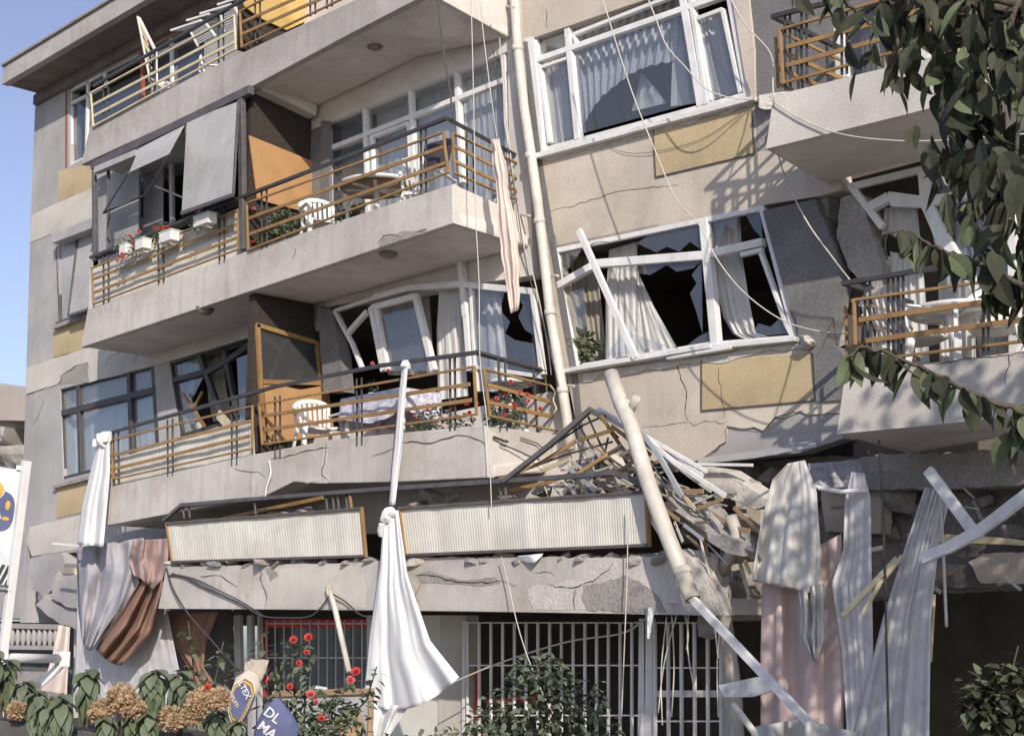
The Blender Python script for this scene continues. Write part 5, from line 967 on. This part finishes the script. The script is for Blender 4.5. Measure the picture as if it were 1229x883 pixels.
cable('pale rope hanging in front of the right part of the grille', [(753, 610, YB - .1), (753, 680, YB - .1), (750, 760, YB - .12), (746, 860, YB - .1)], r=.006)
cable('black cable drooping from the left end of the slab to the roses', [(200, 682, YB - .02), (207, 705, YB - .06), (225, 735, YB - .08), (260, 775, YB - .1), (290, 808, YB - .15)], 'cable_d', .012)
cable('black cable sagging across the face of the slab', [(202, 690, YB - .02), (220, 692, YB - .03), (245, 705, YB - .03), (285, 722, YB - .04), (312, 738, YB - .04), (340, 741, YB - .04), (375, 738, YB - .04), (397, 712, YB - .06)], 'cable_d', .011)
cable('second black cable just above the sagging one', [(206, 688, YB - .02), (235, 695, YB - .03), (262, 708, YB - .04), (290, 722, YB - .04), (318, 740, YB - .03)], 'cable_d', .010)
cable('black cable dropping right from the white stick', [(398, 712, YB - .06), (415, 722, YB - .05), (432, 737, YB - .04), (450, 742, YB - .04)], 'cable_d', .010)
for i, (x0, y0, x1, y1) in enumerate(((800, 740, 795, 870), (806, 735, 806, 860), (812, 738, 790, 855), (822, 738, 824, 780), (826, 738, 833, 825), (845, 700, 862, 790), (868, 720, 862, 860))):
    cable('frayed wire dangling from the slab end before the last grille', [(x0, y0, YB + .1), ((x0 + x1) / 2 + (3 if i % 2 else -4), (y0 + y1) / 2, YB + .12), (x1, y1, YB + .1)], 'cable', .007)
cable('dark wire crossing the grille slantwise', [(540, 820, YB + .6), (600, 795, YB + .7), (680, 770, YB + .7), (745, 760, YB + .5), (775, 742, YB + .2)], 'cable', .010)
cable('white wire curling at the second floor balcony crack', [(323, 552, YB - .02), (325, 568, YB - .04), (320, 585, YB - .05), (318, 600, YB - .05)], 'plastic', .010)
cable('thin wire pinned beneath the yellow panel of the upper street wall', [(725, 170, YW - .02), (745, 182, YW - .02), (780, 183, YW - .03), (840, 168, YW - .03), (890, 136, YW - .03)], 'cable_d', .003)
# ------------------------------------------------------------------ neighbour far left
YN = 17.5
nb = thing('neighbouring_building', 'half collapsed pale building far behind the left corner', 'building', P(-40, 770, YN))
w = MB(); w.prism(PP([(-260, 430), (-60, 452), (0, 462), (28, 468), (60, 470), (60, 505), (-260, 500)], YN), (0, 5, 0), M['far']); w.build('wall', nb)
w = MB(); w.prism(PP(jag([(-260, 500), (60, 506), (60, 520), (30, 540), (10, 560), (-40, 540), (-260, 560)], 3, 9, 2), YN + .6), (0, 3, 0), M['far']); w.rock(P(12, 530, YN + .3), (1.2, .6, .7), M['conc'], seed=71); w.rock(P(24, 548, YN + .3), (.9, .6, .6), M['conc'], seed=72); w.rock(P(2, 550, YN + .2), (1, .6, .5), M['conc'], seed=73); w.build('collapsed_floor', nb)
w = MB(); w.prism(PP([(-260, 560), (60, 556), (60, 640), (-260, 640)], YN + .5), (0, 4, 0), M['far']); w.prism(PP([(-260, 640), (110, 640), (110, 745), (60, 742), (-260, 740)], YN), (0, 4, 0), M['grey']); w.prism(PP([(-260, 745), (110, 745), (110, 1000), (-260, 1000)], YN + 1.4), (0, 3, 0), M['dgrey']); w.build('wall', nb)
w = MB(); w.beam(P(-60, 749, YN - .02), P(74, 752, YN - .02), .12, .1, M['grey']); w.beam(P(-60, 776, YN - .02), P(74, 777, YN - .02), .10, .1, M['grey']); w.build('balustrade_rail', nb)  # rails and balusters coloured grey for the shade they stand in
for k in range(11):
    x = 8 + k * 6.5; w = MB(); b = P(x, 775, YN); w.lathe(b, [(.05, 0), (.05, .08), (.09, .2), (.05, .38), (.05, .46)], M['grey'], 8); w.build('baluster', nb)
w = MB(); w.prism(PP([(-260, 800), (70, 806), (60, 840), (-260, 900)], YN - .6), (0, .3, 0), M['conc']); w.build('low_wall', nb)
# ------------------------------------------------------------------ sign at the left edge
DS = 9.5
def Q(px, py, d=DS): return PD(px, py, d)
sg = thing('street_sign', 'white lit box sign with navy and yellow emblem at the left edge', 'sign', Q(5, 880))
w = MB(); nrm = (CR @ Vector((0, 0, 1))).normalized(); bd = [Q(-90, 548), Q(31, 566), Q(13, 704), Q(-90, 702)]; w.prism(bd, -nrm * .09, M['signw']); w.build('board', sg, bevel=.006)
w = MB(); w.beam(Q(32, 553), Q(4, 780), .05, .05, M['plastic']); w.beam(Q(4, 780), Q(4, 1060), .05, .05, M['plastic']); w.beam(Q(20, 561), Q(30, 562), .03, .03, M['plastic']); w.build('post', sg, bevel=.004)
w = MB(); w.beam(Q(-90, 706, DS - .02), Q(13, 709, DS - .02), .012, .02, M['black'], up=nrm); w.beam(Q(-90, 700, DS - .02), Q(13, 703, DS - .02), .008, .02, M['black'], up=nrm); w.build('border', sg)
ux = (Q(31, 566) - Q(-90, 548)).normalized(); uz = nrm.cross(ux).normalized(); 
if uz.z < 0: uz = -uz
def disc(par, name, c, rx, ry, m, off, n=28, sq=1.0):
    w = MB(); pts = []
    for k in range(n):
        a = 2 * math.pi * k / n; ca, sa = math.cos(a), math.sin(a); f = (abs(ca) ** 3 + abs(sa) ** 3) ** (-1 / 3) if sq != 1 else 1
        pts.append(c + ux * (rx * ca * f) + uz * (ry * sa * f) + nrm * off)
    w.prism(pts, nrm * .003, M[m]); return w.build(name, par)
disc(sg, 'emblem', Q(-4, 612), .112, .128, 'navy', .003, sq=2); disc(sg, 'emblem_ring', Q(-5, 587), .062, .062, 'signw', .007); disc(sg, 'emblem_disc', Q(-5, 587), .054, .054, 'gold', .011); disc(sg, 'emblem_disc', Q(-5, 587), .026, .03, 'navy', .015)
disc(sg, 'emblem_figure', Q(10, 606), .016, .03, 'gold', .007); disc(sg, 'emblem_figure', Q(7, 622), .024, .012, 'gold', .007)
def text(par, name, s, c, size, m, off, ax=None, az=None, rot=0, shear=0, nn=None):
    cu = bpy.data.curves.new(name, 'FONT'); cu.body = s; cu.size = size; cu.extrude = .0015; cu.shear = shear; cu.align_x = 'CENTER'; cu.align_y = 'CENTER'; cu.offset = size * .02
    o = bpy.data.objects.new(name, cu); COL.objects.link(o); dg = bpy.context.evaluated_depsgraph_get(); me = bpy.data.meshes.new_from_object(o.evaluated_get(dg)); bpy.data.objects.remove(o)
    X = (ax or ux).normalized(); N = (nn or nrm).normalized(); Zv = N.cross(X).normalized(); N = X.cross(Zv)
    mw = Matrix((X, Zv, N)).transposed().to_4x4() @ Matrix.Rotation(rot, 4, 'Z'); me.transform(mw); me.materials.clear(); me.materials.append(M[m])
    ob_ = bpy.data.objects.new(name, me); COL.objects.link(ob_); ob_.parent = par; ob_.location = c + N * off - WP[par]; WP[ob_] = c; return ob_
text(sg, 'lettering', 'A', Q(-3, 616, DS - .001), .085, 'signw', .008, shear=.0); text(sg, 'lettering', 'lli', Q(2, 690), .17, 'black', .004, shear=.35)

# white pipe frame
w = MB(); w.tube([Q(4, 789, 9.5), Q(72, 790, 10.5)], .03, M['plastic'], 12); w.tube([Q(75, 796, 10.5), Q(47, 822, 10.3)], .028, M['plastic'], 12)
wf = thing('pipe_frame', 'white painted pipe rail with a diagonal brace behind the shrubs', 'pipe frame', Q(75, 830, 10.5)); w.build('rail', wf); w = MB(); c = Q(75, 790, 10.5); w.beam(c + Vector((0, 0, .05)), c - Vector((0, 0, .06)), .08, .08, M['plastic'], up=(1, 0, 0)); w.build('joint', wf, bevel=.008)
# ------------------------------------------------------------------ planter wall and shrubs, foreground left
DP = 7.2
a, b = PD(-60, 856, DP), PD(330, 905, DP); w = MB(); w.prism([a, b, b - Vector((0, 0, 1.2)), a - Vector((0, 0, 1.2))], (-.05, .12, 0), M['black']); tag(w.build('planter_wall', bevel=.01), 'dark planter trough edge along the bottom left', 'planter')
a2, b2 = PD(-60, 862, DP + .4), PD(330, 908, DP + .4); w = MB(); w.prism([a + Vector((-.05, .12, -.06)), b + Vector((-.05, .12, -.06)), b + Vector((-.5, 1, -.06)), a + Vector((-.5, 1, -.06))], (0, 0, -.2), M['soil']); w.build('soil', kind='structure')
def shrub(tips, label, seed, D=DP, L=.125, n=26, mm=('leaf_g', 'leaf_l')):
    rr = random.Random(seed); base = PD(tips[0][0], 885, D + .1); t = thing('shrub', label, 'shrub', base, 'large leaved shrubs in the trough'); w = MB(); s = MB()
    for (px, py, d, sc) in tips:
        tp = PD(px, py - 9, D + d); s.tube([base + Vector((rr.uniform(-.05, .05), 0, -.3)), base.lerp(tp, .5) + Vector((0, 0, .02)), tp], .008, M['bark'], 6)
        for k in range(n):
            a = k * 2.4 + rr.uniform(-.3, .3); q = k / n; up = lerp(-.1, -2.4, min(1, q * 1.15)); dr = Vector((math.cos(a), math.sin(a), up)); o = tp - Vector((0, 0, q * .10 * sc))
            dr.normalize(); w.leaf(o + dr * .01, dr, Vector((math.cos(a), math.sin(a), 1.2)), L * sc * lerp(.6, 1.1, q) * rr.uniform(.85, 1.15), L * .42 * sc, M[mm[rr.random() < .25]], .22, .35)
    s.build('stem', t); w.build('foliage', t); return t
shrub([(8, 800, .1, 1.1), (-10, 790, 0, 1.2), (30, 826, .2, 1)], 'shrub at the very bottom left corner, under the sign post', 1)
shrub([(45, 838, -.1, .95), (62, 845, .05, .9)], 'low shrub between the corner shrub and the drooping leaf fan', 2)
shrub([(75, 842, -.2, 1.25), (58, 850, -.2, 1)], 'drooping fan of long leaves hanging over the trough edge', 3, n=20)
shrub([(106, 812, .2, 1.25)], 'upright leafy shrub just left of the dry flower heads', 4)
shrub([(187, 812, .2, 1.15), (178, 822, .2, .9)], 'left one of the twin leafy shoots behind the dry flower heads', 5)
shrub([(214, 814, .3, 1.15), (222, 826, .2, .9)], 'right one of the twin leafy shoots behind the dry flower heads', 6)
shrub([(128, 868, -.1, .9), (180, 862, -.05, 1.0), (160, 866, .0, .9)], 'low leaves below the big dry flower heads', 7)
shrub([(262, 862, .1, .9), (285, 874, .1, .8)], 'low leaves right of the dry flowers by the printed sacks', 8)
for i, (px, py, r, lab) in enumerate(((146, 836, .085, 'highest dry tan flower head, left of the twin shoots'), (122, 854, .075, 'dry tan flower head lowest on the left'), (160, 850, .07, 'dry tan flower head in the middle of the left cluster'), (206, 862, .075, 'dry tan flower head under the twin shoots'), (240, 842, .08, 'golden dry flower head above the right cluster'), (262, 838, .065, 'small golden dry flower head nearest the printed sacks'), (232, 856, .065, 'dry tan flower head low in the right cluster'), (20, 852, .05, 'small dry flower head at the left edge of the trough'))):
    r *= .7; rr = random.Random(i + 400); c = PD(px, py, DP - .05); w = MB()
    for k in range(420):
        d = Vector((rr.gauss(0, 1), rr.gauss(0, 1), rr.gauss(0, .8))).normalized() * (r * rr.uniform(.8, 1.12)); w.quadleaf(c + d, d + Vector((rr.uniform(-.03, .03),) * 3), Vector((rr.uniform(-1, 1), rr.uniform(-1, 1), .6)), .016, .015, M['dryf'])
    w.rock(c, (r * 1.45, r * 1.45, r * 1.2), M['dryf'], seed=i); tag(w.build('dry_flower_head'), lab, 'flower head', 'dry hydrangea flower heads')
# roses
def bush(name, label, stems, D, L, blobs, flowers=(), seed=1, m=('leaf_g', 'leaf_l'), n=60, fm=('rose', 'rosep'), fr=.02):
    rr = random.Random(seed); base = PD(*stems[0][0], D); t = thing(name, label, 'bush', base); s = MB(); w = MB()
    for st in stems:
        pts = [PD(*p, D + rr.uniform(-.15, .15)) for p in st]; s.tube(pts, .007, M['bark'], 6, r1=.004)
        for i in range(len(pts) - 1):
            for k in range(6):
                o = pts[i].lerp(pts[i + 1], k / 6)
                for q in range(3): d = Vector((rr.uniform(-1, 1), rr.uniform(-1, 1), rr.uniform(-.5, .5))).normalized(); w.leaf(o + d * .03, d, Vector((0, 0, 1)), L, L * .6, M[m[rr.random() < .3]], .15, .3)
    for (px, py, rx, rz_, k) in blobs:
        c = PD(px, py, D); 
        for q in range(k):
            d = Vector((rr.uniform(-1, 1), rr.uniform(-1, 1), rr.uniform(-1, 1)))
            if d.length > 1: continue
            o = c + Vector((d.x * rx, d.y * rx, d.z * rz_)); dr = (d + Vector((rr.uniform(-1, 1), rr.uniform(-1, 1), rr.uniform(-.6, .3)))).normalized(); w.leaf(o, dr, Vector((rr.uniform(-.6, .6), rr.uniform(-.6, .6), 1)), L * rr.uniform(.7, 1.2), L * .6, M[m[rr.random() < .3]], .15, .3)
    s.build('stem', t); w.build('foliage', t)
    for k, f in enumerate(flowers): w = MB(); flower(w, PD(f[0], f[1], D - .25), fr * (f[2] if len(f) > 2 else 1), M[fm[f[3] if len(f) > 3 else 0]], k + 3); w.build('flower', t)
    return t
bush('rose_bush', 'straggly rose bush with red blooms in front of the thin grille', [[(360, 940), (355, 850), (350, 800), (352, 768)], [(362, 940), (366, 840), (372, 800), (370, 766)], [(380, 940), (400, 850), (424, 812)], [(340, 940), (325, 860), (318, 815), (314, 760)], [(345, 940), (340, 860), (330, 790)], [(390, 940), (410, 870), (440, 840), (452, 800)]], 8.6, .062,
  [(372, 862, .24, .14, 300), (392, 880, .26, .16, 320), (350, 880, .2, .14, 200), (346, 790, .12, .14, 70), (420, 850, .14, .14, 110), (335, 840, .12, .16, 70)],
  [(352, 767), (370, 764, 1.1), (368, 782, .8), (359, 795, .8), (427, 805, 1.2), (421, 815, 1.1, 1), (317, 813, 1.1, 1), (348, 823, .85), (373, 832, 1.2, 1), (386, 861, .9), (379, 841, .7, 1)], 5)
bush('rose_bush', 'small rose bush with two red blooms beside the brown drape', [[(240, 930), (236, 860), (232, 800), (226, 745)], [(245, 930), (250, 850), (262, 800), (268, 770)], [(242, 930), (248, 870), (250, 826)]], 8.4, .055, [(235, 820, .1, .16, 60), (262, 820, .12, .16, 70), (245, 850, .16, .1, 90)], [(249, 824, .95), (232, 839, .9)], 6)
bush('round_bush', 'round dusty bush in front of the white window grille', [[(655, 980), (650, 880), (640, 800)], [(660, 980), (690, 860), (715, 820)], [(650, 980), (610, 870), (590, 830)], [(655, 980), (665, 850), (660, 790)], [(540, 960), (560, 885), (590, 868)]], 12.2, .075,
  [(655, 850, .40, .36, 560), (625, 850, .34, .30, 300), (690, 845, .32, .30, 300), (650, 805, .25, .12, 220), (660, 900, .6, .2, 600), (590, 870, .22, .16, 160), (720, 880, .2, .25, 200)], (), 7, ('leaf_g', 'leaf'))
bush('shrub', 'dark shrub at the bottom right corner before the opening', [[(1200, 960), (1200, 860), (1222, 775)], [(1190, 960), (1180, 850), (1168, 820)], [(1230, 960), (1228, 860), (1236, 800)]], 8.0, .085, [(1200, 858, .17, .2, 330), (1182, 835, .12, .12, 150), (1215, 820, .12, .12, 160), (1225, 870, .2, .2, 280), (1165, 850, .05, .07, 30)], (), 8, ('leaf', 'leaf_l'))
bush('shrub', 'low green weeds along the foot of the grille', [[(520, 960), (510, 885)]], 11.5, .06, [(520, 888, .3, .06, 150), (575, 884, .3, .07, 160), (480, 892, .2, .06, 80)], (), 9)
# printed sacks, frame
for i, (pts, lab) in enumerate(((((276, 838), (284, 815), (298, 806), (308, 812), (311, 824), (300, 850), (290, 868), (280, 864), (276, 852)), 'plump sack with navy label edged in yellow and orange, the left of two'), (((306, 872), (318, 846), (334, 836), (352, 858), (360, 874), (352, 905), (312, 905), (302, 892)), 'plump navy sack with large white letters, the right of two'))):
    t = thing('printed_sack', lab, 'sack', PD(300 + 30 * i, 890, 8.2), 'printed sacks among the roses'); c = Vector((0, 0, 0)); P3 = [PD(*p, 8.1) for p in pts]
    for p in P3: c += p / len(P3)
    w = MB(); n = len(P3); rows = []
    for sc, dz in ((.3, .035), (.8, .03), (.97, .01), (1, 0), (.9, -.05)): rows.append([c + (p - c) * sc * (1.12 if i == 0 else 1) + nrm * dz for p in P3 + [P3[0]]])
    w.grid(rows, M['sack' if i == 0 else 'navy']); w.prism([p.copy() for p in rows[0][:-1]], nrm * .001, M['sack' if i == 0 else 'navy']); w.build('bag', t)
    if i == 0:
        for sc, m, o in ((.94, 'signw', .075), (.88, 'ochre', .079), (.80, 'gold', .083), (.72, 'navy', .087)): w = MB(); w.prism([c + (p - c) * sc + nrm * o for p in P3], nrm * .003, M[m]); w.build('label_print', t)
        text(t, 'lettering', 'LTEX', PD(297, 823, 8.1) + nrm * .092, .043, 'signw', .002, rot=R(-55)); text(t, 'lettering', 'gum', PD(286, 836, 8.1) + nrm * .092, .043, 'sack', .002, rot=R(-55))
    else:
        text(t, 'lettering', 'DL', PD(328, 856, 8.1) + nrm * .035, .075, 'signw', .006, rot=R(-30)); text(t, 'lettering', 'MA', PD(322, 874, 8.1) + nrm * .035, .075, 'signw', .006, rot=R(-30))
w = MB(); w.rock(PD(309, 805, 8.2), (.12, .08, .12), M['sack'], seed=80); tag(w.build('paper_bag'), 'crumpled paper bag behind the label of the left sack', 'bag')
pf = thing('picture_frame', 'brown wooden picture frame leaning beside the white sheet', 'picture frame', PD(400, 900, 9.5)); w = MB(); q = [PD(330, 832, 9.9), PD(446, 829, 9.5), PD(443, 930, 9.5), PD(330, 930, 9.9)]; w.path([q[3], q[0], q[1], q[2], q[3]], .032, .03, M['kraft'], up=nrm); w.build('frame', pf, bevel=.004)
w = MB(); w.prism([q[0] - nrm * .01, q[1] - nrm * .01, q[2] - nrm * .01, q[3] - nrm * .01], -nrm * .006, M['blind']); w.build('mount', pf)
w = MB(); k = []; c = PD(420, 885, 9.47)
for j in range(24): a = 2 * math.pi * j / 24; k.append(c + ux * (.085 * math.cos(a)) + uz * (.19 * math.sin(a)))
w.prism(k, nrm * .01, M['kraft']); w.build('oval_board', pf)
bars('white_plank', 'short white plank on top of the picture frame', 'plank', [[(378, 824, YB - 2), (390, 826, YB - 2)]], 'plastic', .03)
# poles at bottom right of grille
w = MB(); w.prism(PP([(862, 822), (908, 812), (935, 826), (902, 836), (868, 836)], YB + .1), (0, .04, 0), M['lace']); tag(w.build('plastic_sheet'), 'torn grey plastic scrap on the cracked pipe', 'scrap')
w = MB(); w.tube([PD(880, 845, 12.4), PD(905, 878, 12.2), PD(920, 930, 12)], .03, M['pipe'], 10); tag(w.build('white_tube'), 'white tube slanting down at the foot of the long bar', 'tube')
w = MB(); cloth_tb(w, [(905, 872), (960, 862), (1000, 872), (1030, 878)], [(900, 925), (960, 930), (1000, 930), (1030, 930)], YB - .5, 3, .25, M['cloth_g'], 40, 12, 4); tag(w.build('fabric', solid=.005), 'crumpled off white cloth heaped at the foot of the pink blanket', 'cloth', GH)
# ------------------------------------------------------------------ the street tree at the right
tb = Vector((-1.0, 8.0, 0)); tree = thing('street_tree', 'broad leaved street tree whose drooping boughs fill the top right corner', 'tree', tb)
w = MB(); w.tube([tb + Vector((0, 0, -.1)), tb + Vector((.05, .1, 1.4)), tb + Vector((-.1, .1, 2.8)), tb + Vector((-.25, .2, 4.2)), tb + Vector((-.3, .2, 6.4))], .2, M['bark'], 14, r1=.07); w.build('trunk', tree)
rr = random.Random(17); lf = MB(); br = MB(); crown0 = tb + Vector((-.2, .2, 3.6))
boughs = [([(1229, 341), (1180, 318), (1158, 311), (1130, 301), (1108, 290), (1083, 277), (1058, 280)], 6.0, 25, .95), ([(1250, 510), (1215, 490), (1166, 470), (1134, 453), (1095, 436), (1063, 422), (1036, 416), (1018, 428)], 6.0, 34, 1),
  ([(1225, -10), (1195, 90), (1195, 200), (1229, 300)], 6.2, 60, 1), ([(1165, -20), (1155, 60), (1165, 150), (1185, 235)], 6.3, 62, 1), ([(1110, -30), (1112, 30), (1135, 110), (1150, 175)], 6.4, 44, 1), ([(1070, -30), (1072, 20), (1080, 70), (1084, 105)], 6.4, 28, .9), ([(1000, -30), (1012, 0), (1036, 22), (1050, 34)], 6.4, 18, .9),
  ([(1250, 20), (1225, 120), (1215, 230), (1200, 310)], 6.0, 56, 1), ([(1245, -20), (1205, 20), (1150, 20), (1105, 5)], 6.5, 34, 1), ([(1260, 160), (1235, 250), (1236, 350), (1240, 380)], 6.1, 34, 1), ([(1250, 330), (1200, 345), (1180, 350)], 6.2, 12, .9), ([(1250, 470), (1232, 500), (1215, 520)], 6.1, 24, .9), ([(1229, 200), (1180, 230), (1160, 245)], 6.3, 24, .9), ([(1229, 60), (1200, 60), (1168, 100)], 6.1, 26, 1)]
for pl, D, n, sc in boughs:
    pts = [PD(*p, D + rr.uniform(-.1, .1)) for p in pl]; pts2 = []
    for i in range(len(pts) - 1):
        for k in range(4): pts2.append(pts[i].lerp(pts[i + 1], k / 4) + Vector((0, 0, rr.uniform(-.01, .01))))
    pts2.append(pts[-1]); br.tube(pts2, .013, M['bark'], 7, r1=.004); anchor = tb + Vector((-.2, .2, 2.6 + .35 * (pts[0].z - 2))); br.tube([anchor, anchor.lerp(pts[0], .5) + Vector((0, 0, .25)), pts[0]], .05, M['bark'], 8, r1=.013)
    n = n if n < 36 else int(n * .9)
    for k in range(n):
        q = (k + .5) / n * (len(pts2) - 1); i = int(q); o = pts2[i].lerp(pts2[min(i + 1, len(pts2) - 1)], q - i); d = Vector((rr.uniform(-.8, .5), rr.uniform(-.6, .6), -1.0 + rr.uniform(-.1, .55)))
        if n > 34 or n in (28, 18): o = o + Vector((rr.uniform(-.16, .16), rr.uniform(-.2, .2), rr.uniform(-.05, .1)))
        lf.leaf(o, d, Vector((rr.uniform(-1, .6), rr.uniform(-1.4, .2), rr.uniform(0, .9))), .16 * sc * rr.uniform(.6, 1.25), .08 * sc * rr.uniform(.8, 1.2), M['leaf_l' if rr.random() < .22 else 'leaf'], rr.uniform(.05, .45), rr.uniform(-.1, .6))
for k in range(7500):
    d = Vector((rr.gauss(0, .5), rr.gauss(0, .5), rr.gauss(0, .45)))
    if d.length > 1.25: continue
    c = Vector((-1.3, 8.3, 5.0)) + Vector((d.x * 2.3, d.y * 2.2, d.z * 2.0))
    if noise.noise(c * 1.1) < -.22: continue
    dr = Vector((rr.uniform(-1, 1), rr.uniform(-1, 1), -.8)); lf.quadleaf(c, dr, Vector((rr.uniform(-1, 1), rr.uniform(-1, 1), 1)), .16, .10, M['leaf' if k % 4 else 'leaf_l'])
for k in range(14):
    e = Vector((-1.3, 8.3, 5.0)) + Vector((rr.uniform(-1.8, 1.8), rr.uniform(-1.8, 1.8), rr.uniform(-1, 1.6))); s0 = tb + Vector((-.2, .2, rr.uniform(2.6, 4.4))); br.tube([s0, s0.lerp(e, .5) + Vector((0, 0, .2)), e], .05, M['bark'], 7, r1=.01)
br.build('branch', tree); lf.build('crown', tree)
